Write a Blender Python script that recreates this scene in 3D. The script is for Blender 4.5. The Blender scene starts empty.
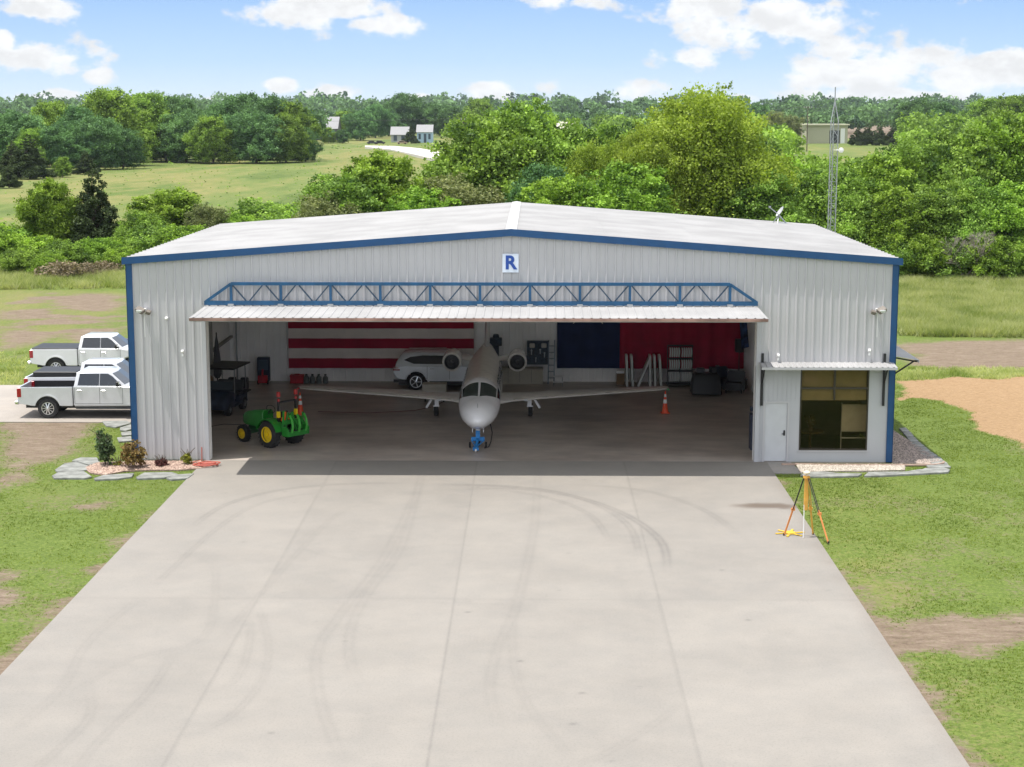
import bpy, bmesh, math, random
import numpy as np
from mathutils import Vector, Matrix, Euler

# ------------------------------------------------------------------ camera
FPX = 1675.0
CAM = (0.81, -58.83, 12.31)
PITCH = math.radians(9.17)
YAW = math.radians(0.76)
scene = bpy.context.scene
COL = scene.collection
cd = bpy.data.cameras.new('camera')
cam = bpy.data.objects.new('camera', cd)
COL.objects.link(cam)
cam.location = CAM
cam.rotation_euler = (math.pi/2 - PITCH, 0, YAW)
cd.sensor_width = 36.0
cd.lens = FPX / 1024.0 * 36.0
cd.clip_start = 0.5
cd.clip_end = 20000
scene.camera = cam
scene.render.resolution_x = 1024
scene.render.resolution_y = 767
scene.cycles.max_bounces = 12
scene.cycles.diffuse_bounces = 8

# ------------------------------------------------------------------ light
SUN_TRAVEL = Vector((1.37, 0.50, -5.4)).normalized()
SUN_DIR = -SUN_TRAVEL
sl = bpy.data.lights.new('sun', 'SUN')
sl.energy = 2.08
sl.angle = math.radians(0.5)
sl.color = (1.0, 0.955, 0.89)
so = bpy.data.objects.new('sun', sl)
COL.objects.link(so)
so.rotation_euler = SUN_TRAVEL.to_track_quat('-Z', 'Y').to_euler()
so.location = (-15, -10, 60)

vs = scene.view_settings
scene.display_settings.display_device = 'sRGB'
vs.view_transform = 'Standard'
vs.look = 'None'
vs.gamma = 1.0
vs.use_curve_mapping = False
vs.exposure = 1.5

fwv = Vector((-math.sin(YAW)*math.cos(PITCH), math.cos(YAW)*math.cos(PITCH), -math.sin(PITCH)))
rtv = Vector((math.cos(YAW), math.sin(YAW), 0))
upv = rtv.cross(fwv)
def ray(px, py):
    return fwv + rtv*((px-512)/FPX) + upv*((383.5-py)/FPX)
def G(px, py, z=0.0):
    """where the line of sight of a photo pixel meets the ground"""
    r = ray(px, py); t = (z-CAM[2])/r.z
    return (CAM[0]+r.x*t, CAM[1]+r.y*t)
def XZ(px, py, Y):
    """x and z of a photo pixel on the vertical plane y=Y"""
    r = ray(px, py); t = (Y-CAM[1])/r.y
    return (CAM[0]+r.x*t, CAM[2]+r.z*t)

world = bpy.data.worlds.new('World')
scene.world = world
world.use_nodes = True
nt = world.node_tree
nt.nodes.clear()
def wn(t, **kw):
    n = nt.nodes.new(t)
    for k, v in kw.items(): setattr(n, k, v)
    return n
def wmath(op, a, b=None, c=None, clamp=False):
    n = wn('ShaderNodeMath', operation=op); n.use_clamp = clamp
    for i, v in enumerate((a, b, c)):
        if v is None: continue
        if isinstance(v, (int, float)): n.inputs[i].default_value = v
        else: nt.links.new(v, n.inputs[i])
    return n.outputs[0]
sky = wn('ShaderNodeTexSky', sky_type='NISHITA')
sky.sun_disc = False
sky.sun_elevation = math.asin(SUN_DIR.z)
sky.sun_rotation = math.atan2(SUN_DIR.x, SUN_DIR.y)
sky.altitude = 300
sky.air_density = 1.0
sky.dust_density = 0.3
sky.ozone_density = 3.0
tc = wn('ShaderNodeTexCoord')
sep = wn('ShaderNodeSeparateXYZ')
nt.links.new(tc.outputs['Generated'], sep.inputs[0])
az = wmath('ARCTAN2', sep.outputs[0], sep.outputs[1])
el = wmath('ARCSINE', sep.outputs[2])
comb = wn('ShaderNodeCombineXYZ')
nt.links.new(az, comb.inputs[0]); nt.links.new(wmath('MULTIPLY', el, 1.5), comb.inputs[1])
# cloud banks: centre (photo pixel -> direction in the sky), angular half sizes
BANKS = [(40,8,44,17,1),(3,42,14,16,1),(52,58,50,20,1),(98,76,18,10,.9),(45,97,48,9,.9),(180,100,50,6,.65),
         (290,12,62,22,1),(345,8,60,16,1),(385,24,52,13,1),(280,85,20,9,1.1),(330,94,26,9,1.1),(492,92,26,11,1.15),(415,98,20,6,.9),(740,99,30,6,.9),
         (548,88,20,10,.7),(560,2,60,9,.8),(690,57,34,13,1),(640,90,34,13,1),(700,8,70,22,1),(730,28,75,24,1),(790,18,62,26,1.1),
         (845,50,36,17,.95),(850,72,72,20,1.1),(905,62,60,22,1.1),(960,78,60,18,1.1),(1010,72,40,22,1.1),(880,95,110,9,1),
         (340,55,14,6,.5),(660,20,30,12,.7),(-70,60,60,25,1),(-140,20,60,25,1),(1120,60,70,30,1),(1200,20,70,25,1)]
acc = None
for (bx, by, sx, sy, w) in BANKS:
    r = ray(bx, by).normalized()
    a0 = math.atan2(r.x, r.y); e0 = math.asin(r.z)
    dx = wmath('MULTIPLY', wmath('SUBTRACT', az, a0), FPX/sx)
    dy = wmath('MULTIPLY', wmath('SUBTRACT', el, e0), FPX/sy)
    q = wmath('ADD', wmath('MULTIPLY', dx, dx), wmath('MULTIPLY', dy, dy))
    g = wmath('MULTIPLY', wmath('POWER', 2.718, wmath('MULTIPLY', q, -0.9)), float(w))
    acc = g if acc is None else wmath('MAXIMUM', acc, g)
# scattered clouds out of view, cover thickened to add fill light
nz0 = wn('ShaderNodeTexNoise'); nz0.inputs['Scale'].default_value = 5.0; nz0.inputs['Detail'].default_value = 3.0
nt.links.new(comb.outputs[0], nz0.inputs['Vector'])
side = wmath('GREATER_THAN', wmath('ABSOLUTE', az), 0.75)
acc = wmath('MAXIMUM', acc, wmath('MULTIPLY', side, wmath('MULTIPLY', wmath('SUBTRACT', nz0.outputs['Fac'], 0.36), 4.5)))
def cloud_noise(off):
    mp = wn('ShaderNodeMapping')
    mp.inputs['Location'].default_value = (0.0, off, 0.0)
    nt.links.new(comb.outputs[0], mp.inputs['Vector'])
    a = wn('ShaderNodeTexNoise'); a.inputs['Scale'].default_value = 34.0; a.inputs['Detail'].default_value = 8.0
    a.inputs['Roughness'].default_value = 0.58
    nt.links.new(mp.outputs[0], a.inputs['Vector'])
    return a.outputs['Fac']
n1 = cloud_noise(0.0)
n2 = cloud_noise(-0.012)
dens_raw = wmath('ADD', wmath('MULTIPLY', acc, 0.95), wmath('MULTIPLY', wmath('SUBTRACT', n1, 0.5), 2.3))
mr = wn('ShaderNodeMapRange', interpolation_type='SMOOTHSTEP')
nt.links.new(dens_raw, mr.inputs['Value'])
mr.inputs['From Min'].default_value = 0.38; mr.inputs['From Max'].default_value = 0.76
dens = wmath('MULTIPLY', mr.outputs[0], 0.97)
# cloud body: bright, a little greyer where it is thick and low
shade = wmath('ADD', 0.98, wmath('MULTIPLY', wmath('SUBTRACT', n2, n1), 0.7))
shade = wmath('MINIMUM', wmath('MAXIMUM', shade, 0.88), 1.04)
SKYK = 0.14
ccol = wn('ShaderNodeVectorMath', operation='SCALE')
ccol.inputs[0].default_value = (0.35/SKYK, 0.353/SKYK, 0.356/SKYK)
# out-of-view clouds brightened as added fill for the front wall and interior
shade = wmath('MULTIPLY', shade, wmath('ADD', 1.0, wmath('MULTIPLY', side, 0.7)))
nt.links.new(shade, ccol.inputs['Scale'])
# thin pale air near the horizon
tint = wn('ShaderNodeMixRGB', blend_type='MULTIPLY'); tint.inputs[0].default_value = 1.0
nt.links.new(sky.outputs[0], tint.inputs[1]); tint.inputs[2].default_value = (0.92, 1.0, 1.10, 1)
# clear summer blue, paler towards the horizon; unseen upper stops raised for fill light
gr = wn('ShaderNodeValToRGB'); nt.links.new(el, gr.inputs[0])
ge = gr.color_ramp.elements
ge[0].position = 0.0; ge[0].color = (0.66, 0.79, 0.93, 1)
ge[1].position = 0.9; ge[1].color = (1.05, 1.12, 1.25, 1)
for p_, c_ in ((0.03, (0.41, 0.60, 0.89, 1)), (0.07, (0.25, 0.435, 0.83, 1)), (0.16, (0.60, 0.76, 1.0, 1)), (0.35, (1.2, 1.25, 1.32, 1))):
    e_ = ge.new(p_); e_.color = c_
gsc = wn('ShaderNodeVectorMath', operation='SCALE'); gsc.inputs['Scale'].default_value = 0.345/SKYK
nt.links.new(gr.outputs[0], gsc.inputs[0])
blend = wn('ShaderNodeMixRGB'); blend.inputs[0].default_value = 0.9
nt.links.new(tint.outputs[0], blend.inputs[1]); nt.links.new(gsc.outputs[0], blend.inputs[2])
mix = wn('ShaderNodeMixRGB')
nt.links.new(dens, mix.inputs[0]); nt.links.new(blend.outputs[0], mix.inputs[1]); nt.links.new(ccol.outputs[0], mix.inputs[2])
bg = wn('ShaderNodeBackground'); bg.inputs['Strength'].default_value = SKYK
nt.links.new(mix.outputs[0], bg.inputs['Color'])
wo = wn('ShaderNodeOutputWorld')
nt.links.new(bg.outputs[0], wo.inputs['Surface'])

# ------------------------------------------------------------------ materials
MATS = {}
def mat(name, col, rough=0.6, metal=0.0, vary=0.06, scale=3.0, bump=0.0, bscale=40.0, spec=0.5, coat=0.0, alpha=None, trans=0.0):
    if name in MATS: return MATS[name]
    m = bpy.data.materials.new(name); m.use_nodes = True
    t = m.node_tree; b = t.nodes['Principled BSDF']
    b.inputs['Roughness'].default_value = rough
    b.inputs['Metallic'].default_value = metal
    b.inputs['Specular IOR Level'].default_value = spec
    if coat:
        b.inputs['Coat Weight'].default_value = coat; b.inputs['Coat Roughness'].default_value = 0.06
    tcn = t.nodes.new('ShaderNodeTexCoord')
    n = t.nodes.new('ShaderNodeTexNoise'); n.inputs['Scale'].default_value = scale; n.inputs['Detail'].default_value = 6
    t.links.new(tcn.outputs['Object'], n.inputs['Vector'])
    r = t.nodes.new('ShaderNodeValToRGB')
    c = np.array(col[:3])
    r.color_ramp.elements[0].position = 0.38; r.color_ramp.elements[1].position = 0.62
    r.color_ramp.elements[0].color = (*np.clip(c*(1-vary), 0, 1), 1)
    r.color_ramp.elements[1].color = (*np.clip(c*(1+vary), 0, 1), 1)
    t.links.new(n.outputs['Fac'], r.inputs[0]); t.links.new(r.outputs[0], b.inputs['Base Color'])
    if bump:
        n2_ = t.nodes.new('ShaderNodeTexNoise'); n2_.inputs['Scale'].default_value = bscale; n2_.inputs['Detail'].default_value = 4
        t.links.new(tcn.outputs['Object'], n2_.inputs['Vector'])
        bp = t.nodes.new('ShaderNodeBump'); bp.inputs['Strength'].default_value = bump; bp.inputs['Distance'].default_value = 0.02
        t.links.new(n2_.outputs['Fac'], bp.inputs['Height']); t.links.new(bp.outputs[0], b.inputs['Normal'])
    MATS[name] = m
    return m

def glass_mat(name, tint, refl=0.12):
    m = bpy.data.materials.new(name); m.use_nodes = True
    t = m.node_tree; t.nodes.clear()
    o = t.nodes.new('ShaderNodeOutputMaterial')
    tr = t.nodes.new('ShaderNodeBsdfTransparent'); tr.inputs[0].default_value = (*tint, 1)
    gl = t.nodes.new('ShaderNodeBsdfGlossy'); gl.inputs['Roughness'].default_value = 0.03
    lw = t.nodes.new('ShaderNodeLayerWeight'); lw.inputs['Blend'].default_value = 0.12
    ad = t.nodes.new('ShaderNodeMath'); ad.operation = 'ADD'; ad.use_clamp = True; ad.inputs[1].default_value = refl
    t.links.new(lw.outputs['Fresnel'], ad.inputs[0])
    mx = t.nodes.new('ShaderNodeMixShader')
    t.links.new(ad.outputs[0], mx.inputs[0]); t.links.new(tr.outputs[0], mx.inputs[1]); t.links.new(gl.outputs[0], mx.inputs[2])
    t.links.new(mx.outputs[0], o.inputs['Surface'])
    MATS[name] = m
    return m

def foliage_mat(name, dark, light, trans=0.35):
    m = bpy.data.materials.new(name); m.use_nodes = True
    t = m.node_tree; t.nodes.clear()
    o = t.nodes.new('ShaderNodeOutputMaterial')
    at = t.nodes.new('ShaderNodeAttribute'); at.attribute_name = 'tint'
    oi = t.nodes.new('ShaderNodeObjectInfo')
    r = t.nodes.new('ShaderNodeValToRGB')
    r.color_ramp.elements[0].color = (*dark, 1); r.color_ramp.elements[1].color = (*light, 1)
    t.links.new(at.outputs['Fac'], r.inputs[0])
    hs = t.nodes.new('ShaderNodeHueSaturation')
    mr_ = t.nodes.new('ShaderNodeMapRange'); mr_.inputs['To Min'].default_value = 0.492; mr_.inputs['To Max'].default_value = 0.508
    t.links.new(oi.outputs['Random'], mr_.inputs['Value']); t.links.new(mr_.outputs[0], hs.inputs['Hue'])
    mv = t.nodes.new('ShaderNodeMapRange'); mv.inputs['To Min'].default_value = 0.82; mv.inputs['To Max'].default_value = 1.2
    mm = t.nodes.new('ShaderNodeMath'); mm.operation = 'FRACT'
    m3 = t.nodes.new('ShaderNodeMath'); m3.operation = 'MULTIPLY'; m3.inputs[1].default_value = 7.31
    t.links.new(oi.outputs['Random'], m3.inputs[0]); t.links.new(m3.outputs[0], mm.inputs[0]); t.links.new(mm.outputs[0], mv.inputs['Value'])
    t.links.new(mv.outputs[0], hs.inputs['Value'])
    t.links.new(r.outputs[0], hs.inputs['Color'])
    d = t.nodes.new('ShaderNodeBsdfDiffuse'); tl = t.nodes.new('ShaderNodeBsdfTranslucent')
    g2 = t.nodes.new('ShaderNodeMixRGB'); g2.blend_type = 'MULTIPLY'; g2.inputs[0].default_value = 1; g2.inputs[2].default_value = (1.0, 1.05, 0.5, 1)
    t.links.new(hs.outputs[0], d.inputs[0]); t.links.new(hs.outputs[0], g2.inputs[1]); t.links.new(g2.outputs[0], tl.inputs[0])
    gl = t.nodes.new('ShaderNodeBsdfGlossy'); gl.inputs['Roughness'].default_value = 0.5; gl.inputs[0].default_value = (0.5, 0.55, 0.5, 1)
    mx = t.nodes.new('ShaderNodeMixShader'); mx.inputs[0].default_value = trans
    t.links.new(d.outputs[0], mx.inputs[1]); t.links.new(tl.outputs[0], mx.inputs[2])
    m2 = t.nodes.new('ShaderNodeMixShader'); m2.inputs[0].default_value = 0.02
    t.links.new(mx.outputs[0], m2.inputs[1]); t.links.new(gl.outputs[0], m2.inputs[2])
    t.links.new(m2.outputs[0], o.inputs['Surface'])
    MATS[name] = m
    return m

# ------------------------------------------------------------------ mesh helper
class MB:
    def __init__(s): s.v = []; s.f = []
    def add(s, vs_, fs_):
        o = len(s.v); s.v += [tuple(p) for p in vs_]; s.f += [tuple(i+o for i in f) for f in fs_]; return s
    def box(s, c, d, rot=None):
        hx, hy, hz = d[0]/2, d[1]/2, d[2]/2
        pts = [Vector((x, y, z)) for x in (-hx, hx) for y in (-hy, hy) for z in (-hz, hz)]
        if rot is not None:
            R = Euler(rot).to_matrix(); pts = [R @ p for p in pts]
        C = Vector(c)
        return s.add([p+C for p in pts], [(0,1,3,2),(4,6,7,5),(0,4,5,1),(2,3,7,6),(0,2,6,4),(1,5,7,3)])
    def bb(s, x0, x1, y0, y1, z0, z1):
        return s.box(((x0+x1)/2, (y0+y1)/2, (z0+z1)/2), (abs(x1-x0), abs(y1-y0), abs(z1-z0)))
    def tube(s, p0, p1, r0, r1=None, n=8, cap=True):
        if r1 is None: r1 = r0
        p0 = Vector(p0); p1 = Vector(p1); d = (p1-p0)
        if d.length < 1e-6: return s
        d.normalize(); a = d.orthogonal().normalized(); b = d.cross(a)
        vs_ = []
        for (p, r) in ((p0, r0), (p1, r1)):
            for i in range(n):
                t = 2*math.pi*i/n
                vs_.append(p + a*(math.cos(t)*r) + b*(math.sin(t)*r))
        fs_ = [(i, (i+1) % n, n+(i+1) % n, n+i) for i in range(n)]
        if cap: fs_ += [tuple(reversed(range(n))), tuple(range(n, 2*n))]
        return s.add(vs_, fs_)
    def path(s, pts, r, n=6):
        for a, b in zip(pts[:-1], pts[1:]): s.tube(a, b, r, n=n)
        return s
    def bar(s, p0, p1, w, h):
        """square bar"""
        p0 = Vector(p0); p1 = Vector(p1); d = (p1-p0).normalized()
        u = Vector((0, 0, 1)) if abs(d.z) < 0.9 else Vector((0, 1, 0))
        a = d.cross(u).normalized(); b = a.cross(d)
        vs_ = [p + a*(sx*w/2) + b*(sz*h/2) for p in (p0, p1) for (sx, sz) in ((-1,-1),(1,-1),(1,1),(-1,1))]
        return s.add(vs_, [(3,2,1,0),(4,5,6,7),(0,1,5,4),(1,2,6,5),(2,3,7,6),(3,0,4,7)])
    def loft(s, rings, caps=True, closed=True):
        n = len(rings[0]); vs_ = [p for r in rings for p in r]; fs_ = []
        for k in range(len(rings)-1):
            for i in range(n if closed else n-1):
                j = (i+1) % n
                fs_.append((k*n+i, k*n+j, (k+1)*n+j, (k+1)*n+i))
        if caps:
            fs_.append(tuple(reversed(range(n)))); fs_.append(tuple(range((len(rings)-1)*n, len(rings)*n)))
        return s.add(vs_, fs_)
    def lathe(s, prof, o, axis, n=24, caps=False):
        """prof: list of (along, radius)"""
        o = Vector(o); d = Vector(axis).normalized(); a = d.orthogonal().normalized(); b = d.cross(a)
        rings = [[o + d*t + a*(math.cos(2*math.pi*i/n)*r) + b*(math.sin(2*math.pi*i/n)*r) for i in range(n)] for (t, r) in prof]
        return s.loft(rings, caps=caps)
    def prism(s, poly, axis, a, b):
        """2-D outline extruded along an axis: axis 'x' -> (y,z), 'y' -> (x,z), 'z' -> (x,y)"""
        def P(u, v, w):
            return {'x': (w, u, v), 'y': (u, w, v), 'z': (u, v, w)}[axis]
        n = len(poly)
        vs_ = [P(u, v, a) for u, v in poly] + [P(u, v, b) for u, v in poly]
        fs_ = [(i, (i+1) % n, n+(i+1) % n, n+i) for i in range(n)] + [tuple(reversed(range(n))), tuple(range(n, 2*n))]
        return s.add(vs_, fs_)
    def ball(s, c, r, n=10, m=7):
        rx, ry, rz = (r, r, r) if isinstance(r, (int, float)) else r
        rings = []
        for k in range(1, m):
            t = math.pi*k/m
            rings.append([(c[0]+rx*math.sin(t)*math.cos(2*math.pi*i/n), c[1]+ry*math.sin(t)*math.sin(2*math.pi*i/n), c[2]+rz*math.cos(t)) for i in range(n)])
        return s.loft(rings, caps=True)
    def build(s, name, m, parent=None, smooth=0, bevel=0.0, seg=1):
        me = bpy.data.meshes.new(name)
        me.from_pydata(s.v, [], s.f); me.update()
        bm = bmesh.new(); bm.from_mesh(me)
        bmesh.ops.recalc_face_normals(bm, faces=bm.faces[:])
        if bevel:
            es = [e for e in bm.edges if len(e.link_faces) == 2 and e.calc_face_angle(0) > 0.6]
            if es: bmesh.ops.bevel(bm, geom=es, offset=bevel, segments=seg, affect='EDGES', clamp_overlap=True)
        bm.to_mesh(me); bm.free()
        if smooth:
            for p in me.polygons: p.use_smooth = True
            me.set_sharp_from_angle(angle=math.radians(smooth))
        me.materials.append(m)
        o = bpy.data.objects.new(name, me); COL.objects.link(o)
        if parent is not None: o.parent = parent
        return o

def tag(o, label=None, cat=None, group=None, kind=None):
    if label: o['label'] = label
    if cat: o['category'] = cat
    if group: o['group'] = group
    if kind: o['kind'] = kind
    return o
def thing(name, label, cat, loc=(0, 0, 0), rz=0.0, group=None):
    o = bpy.data.objects.new(name, None); COL.objects.link(o)
    o.location = loc; o.rotation_euler = (0, 0, rz); o.empty_display_size = 0.3
    return tag(o, label, cat, group)
def dup(root, loc=None, rz=None, label=None, scale=None):
    def cp(o, par):
        c = o.copy(); COL.objects.link(c)
        if par is not None: c.parent = par
        for ch in [x for x in KIDS.get(o.name, [])]: KIDS.setdefault(c.name, []).append(cp(ch, c))
        return c
    r = cp(root, None)
    if loc is not None: r.location = loc
    if rz is not None: r.rotation_euler = (0, 0, rz)
    if scale is not None: r.scale = scale
    if label: r['label'] = label
    return r
KIDS = {}
def register(root):
    """remember the children of a prototype so that copies need no scene update"""
    for o in COL.objects:
        if o.parent is not None:
            KIDS.setdefault(o.parent.name, [])
            if o not in KIDS[o.parent.name]: KIDS[o.parent.name].append(o)

def raw_mesh(name, V, Fq, m, tint=None, attrs=None, smooth=False):
    """fast mesh from numpy arrays; Fq is (n,k) with a constant k"""
    me = bpy.data.meshes.new(name)
    nv = len(V); nf, k = Fq.shape
    me.vertices.add(nv); me.vertices.foreach_set('co', np.ascontiguousarray(V, dtype=np.float32).ravel())
    me.loops.add(nf*k); me.loops.foreach_set('vertex_index', np.ascontiguousarray(Fq, dtype=np.int32).ravel())
    me.polygons.add(nf)
    me.polygons.foreach_set('loop_start', np.arange(0, nf*k, k, dtype=np.int32))
    me.polygons.foreach_set('loop_total', np.full(nf, k, dtype=np.int32))
    if smooth: me.polygons.foreach_set('use_smooth', np.ones(nf, dtype=bool))
    me.update(calc_edges=True)
    if tint is not None:
        a = me.attributes.new('tint', 'FLOAT', 'FACE'); a.data.foreach_set('value', tint.astype(np.float32))
    for nme, arr in (attrs or {}).items():
        a = me.attributes.new(nme, 'FLOAT', 'POINT'); a.data.foreach_set('value', arr.astype(np.float32))
    me.materials.append(m)
    return me
def link(name, me, parent=None):
    o = bpy.data.objects.new(name, me); COL.objects.link(o)
    if parent is not None: o.parent = parent
    return o

M = {}
M['white_panel'] = mat('white_panel', (0.445, 0.44, 0.455), 0.38, vary=0.03, scale=0.5, spec=0.5)
M['roof_panel'] = mat('roof_panel', (0.33, 0.327, 0.328), 0.6, vary=0.09, scale=0.5)
M['white_flat'] = mat('white_flat', (0.42, 0.425, 0.445), 0.5, vary=0.03, scale=0.8)
M['liner'] = mat('liner', (0.88, 0.86, 0.84), 0.6, vary=0.05, scale=0.6)
M['blue_trim'] = mat('blue_trim', (0.005, 0.056, 0.165), 0.45, vary=0.06)
M['blue_truss'] = mat('blue_truss', (0.005, 0.066, 0.155), 0.45, vary=0.15)
M['black'] = mat('black_plastic', (0.012, 0.012, 0.014), 0.5)
M['dark'] = mat('dark_grey', (0.035, 0.037, 0.042), 0.55, vary=0.3)
M['rubber'] = mat('rubber', (0.018, 0.018, 0.019), 0.85, vary=0.3, scale=8)
M['steel'] = mat('steel', (0.38, 0.39, 0.40), 0.42, 0.8)
M['alloy'] = mat('alloy', (0.62, 0.63, 0.65), 0.3, 0.85)
M['chrome'] = mat('chrome', (0.75, 0.76, 0.78), 0.12, 1.0, vary=0.02)
M['primer'] = mat('primer_edge', (0.26, 0.16, 0.13), 0.6, vary=0.35, scale=1.2)
M['silver_car'] = mat('silver_paint', (0.60, 0.61, 0.645), 0.3, 0.25, coat=0.8, vary=0.03)
M['white_car'] = mat('white_paint', (0.66, 0.67, 0.70), 0.28, 0.05, coat=0.8, vary=0.02)
M['suv_paint'] = mat('suv_paint', (0.72, 0.76, 0.80), 0.28, 0.1, coat=0.8, vary=0.02)
M['tinted'] = mat('tinted_glass', (0.008, 0.013, 0.022), 0.06, vary=0.0, spec=0.8)
M['tail'] = mat('tail_lamp', (0.30, 0.008, 0.015), 0.2, vary=0.1, coat=0.5)
M['lens'] = mat('clear_lens', (0.7, 0.72, 0.74), 0.1, vary=0.0)
M['jet'] = mat('jet_paint', (0.83, 0.82, 0.84), 0.22, coat=0.7, vary=0.02)
M['jet_top'] = mat('jet_reflection_tan', (0.68, 0.63, 0.58), 0.28, coat=0.5, vary=0.08)  # warm reflections on the fuselage top, put into the colour
M['tyre'] = M['rubber']
M['orange'] = mat('orange', (0.80, 0.13, 0.02), 0.5)
M['cone'] = mat('cone_orange', (0.85, 0.09, 0.025), 0.5)
M['white'] = mat('white', (0.8, 0.8, 0.79), 0.5, vary=0.03)
M['green'] = mat('tractor_green', (0.012, 0.19, 0.018), 0.35, vary=0.15, coat=0.3)
M['yellow'] = mat('yellow_paint', (0.80, 0.56, 0.01), 0.4, vary=0.08)
M['towblue'] = mat('tow_blue', (0.015, 0.16, 0.42), 0.4, vary=0.2)
M['red'] = mat('red', (0.42, 0.012, 0.025), 0.6, vary=0.2)
M['flag_red'] = mat('flag_red', (0.33, 0.004, 0.03), 0.85, vary=0.12, scale=1.5)
M['flag_white'] = mat('flag_white', (0.74, 0.66, 0.61), 0.85, vary=0.05, scale=1.5)
M['flag_blue'] = mat('flag_navy', (0.008, 0.018, 0.075), 0.85, vary=0.15, scale=1.5)
M['beige'] = mat('beige', (0.42, 0.38, 0.30), 0.6)
M['brown'] = mat('cardboard', (0.20, 0.12, 0.06), 0.8)
M['wood'] = mat('bark', (0.10, 0.078, 0.06), 0.9, vary=0.4, scale=6)
M['deadwood'] = mat('dead_wood', (0.30, 0.26, 0.23), 0.9, vary=0.3, scale=6)
M['tripod_wood'] = mat('tripod_orange', (0.60, 0.31, 0.05), 0.5, vary=0.15)
M['hose'] = mat('hose_red', (0.42, 0.10, 0.07), 0.5, vary=0.1)
M['flagstone'] = mat('flagstone', (0.20, 0.205, 0.19), 0.9, vary=0.25, scale=2.5, bump=0.4)
M['kerb'] = mat('kerb_concrete', (0.42, 0.38, 0.33), 0.85, vary=0.12)
M['gravel'] = mat('gravel_bed', (0.36, 0.29, 0.24), 0.95, vary=0.35, scale=30, bump=0.8, bscale=60)
M['rose_gravel'] = mat('rose_gravel', (0.27, 0.19, 0.15), 0.95, vary=0.45, scale=25, bump=0.8, bscale=50)
M['galv'] = mat('galvanised', (0.34, 0.36, 0.37), 0.45, 0.6, vary=0.1)
M['blind'] = mat('window_blind', (0.62, 0.55, 0.38), 0.8, vary=0.06)
M['drum'] = mat('grey_jug', (0.16, 0.18, 0.18), 0.5, vary=0.2)
M['navy'] = mat('navy_cart', (0.012, 0.02, 0.045), 0.5, vary=0.3)
M['tan_wall'] = mat('tan_stucco', (0.46, 0.42, 0.33), 0.8)
M['house_white'] = mat('house_siding', (0.52, 0.56, 0.60), 0.8)
M['metal_roof'] = mat('pale_metal_roof', (0.24, 0.24, 0.245), 0.7)
M['office_glass'] = glass_mat('office_glass', (0.70, 0.66, 0.57), 0.018)
M['cockpit_glass'] = mat('cockpit_glass', (0.02, 0.035, 0.032), 0.08, vary=0.0, spec=0.8)
# ------------------------------------------------------------------ ground
def smooth01(x): 
    x = np.clip(x, 0, 1); return x*x*(3-2*x)
def poly_sd(X, Y, P):
    """signed distance, positive inside"""
    P = np.array(P, float); n = len(P)
    d = np.full(X.shape, 1e9); inside = np.zeros(X.shape, bool)
    for i in range(n):
        a = P[i]; b = P[(i+1) % n]; e = b-a
        t = np.clip(((X-a[0])*e[0]+(Y-a[1])*e[1])/(e@e+1e-12), 0, 1)
        d = np.minimum(d, np.hypot(X-a[0]-t*e[0], Y-a[1]-t*e[1]))
        c = ((a[1] > Y) != (b[1] > Y)) & (X < (b[0]-a[0])*(Y-a[1])/(b[1]-a[1]+1e-12)+a[0])
        inside ^= c
    return np.where(inside, d, -d)
def line_d(X, Y, P):
    d = np.full(X.shape, 1e9)
    P = np.array(P, float)
    for a, b in zip(P[:-1], P[1:]):
        e = b-a; t = np.clip(((X-a[0])*e[0]+(Y-a[1])*e[1])/(e@e+1e-12), 0, 1)
        d = np.minimum(d, np.hypot(X-a[0]-t*e[0], Y-a[1]-t*e[1]))
    return d
rs = np.random.RandomState(7)
_lat = rs.rand(8, 64, 64)
def vnoise(X, Y, k=0):
    xi = np.floor(X).astype(int); yi = np.floor(Y).astype(int); fx = X-xi; fy = Y-yi
    fx = fx*fx*(3-2*fx); fy = fy*fy*(3-2*fy); L = _lat[k % 8]
    g = lambda a, b: L[a % 64, b % 64]
    return (g(xi, yi)*(1-fx)+g(xi+1, yi)*fx)*(1-fy)+(g(xi, yi+1)*(1-fx)+g(xi+1, yi+1)*fx)*fy
def fbm(X, Y, s, o=4, k=0):
    v = 0; a = 1; t = 0
    for i in range(o):
        v = v+a*vnoise(X/s*2**i+17*i, Y/s*2**i+31*i, k+i); t += a; a *= 0.55
    return v/t
def gp(*pts): return [G(x, y) for x, y in pts]

AP = [(-11.02, -60), (9.16, -60), (9.05, -0.9), (8.75, 0.0), (-10.85, 0.0), (-11.02, -1.0)]
DIRT = [gp((0,421),(100,419),(92,437),(60,455),(20,478),(0,492)),
        gp((0,290),(60,289),(130,297),(128,340),(100,352),(60,335),(0,350)),
        gp((898,341),(1100,336),(1100,372),(898,366)),
        gp((870,628),(940,622),(1100,606),(1100,640),(950,650),(895,652)),
        gp((765,476),(800,500),(772,508),(758,500)),
        gp((-80,560),(0,545),(60,585),(40,612),(0,648),(-80,690)),
        gp((30,503),(90,492),(150,503),(120,513),(50,520)),
        gp((880,140),(600,140),(600,128),(1100,128),(1100,140))]
SOFT = (5, 6)
EDGE = [gp((795,545),(850,615),(890,660),(960,765),(1010,850)), gp((175,500),(120,550),(0,668),(-60,720))]
SAND = [gp((896,381),(960,377),(1100,376),(1100,480),(1024,446),(985,427),(945,400),(915,398),(896,402))]
WILDG = [gp((898,276),(1200,270),(1200,334),(898,330)), gp((-50,255),(140,258),(130,292),(60,284),(-50,286)), ]
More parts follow.
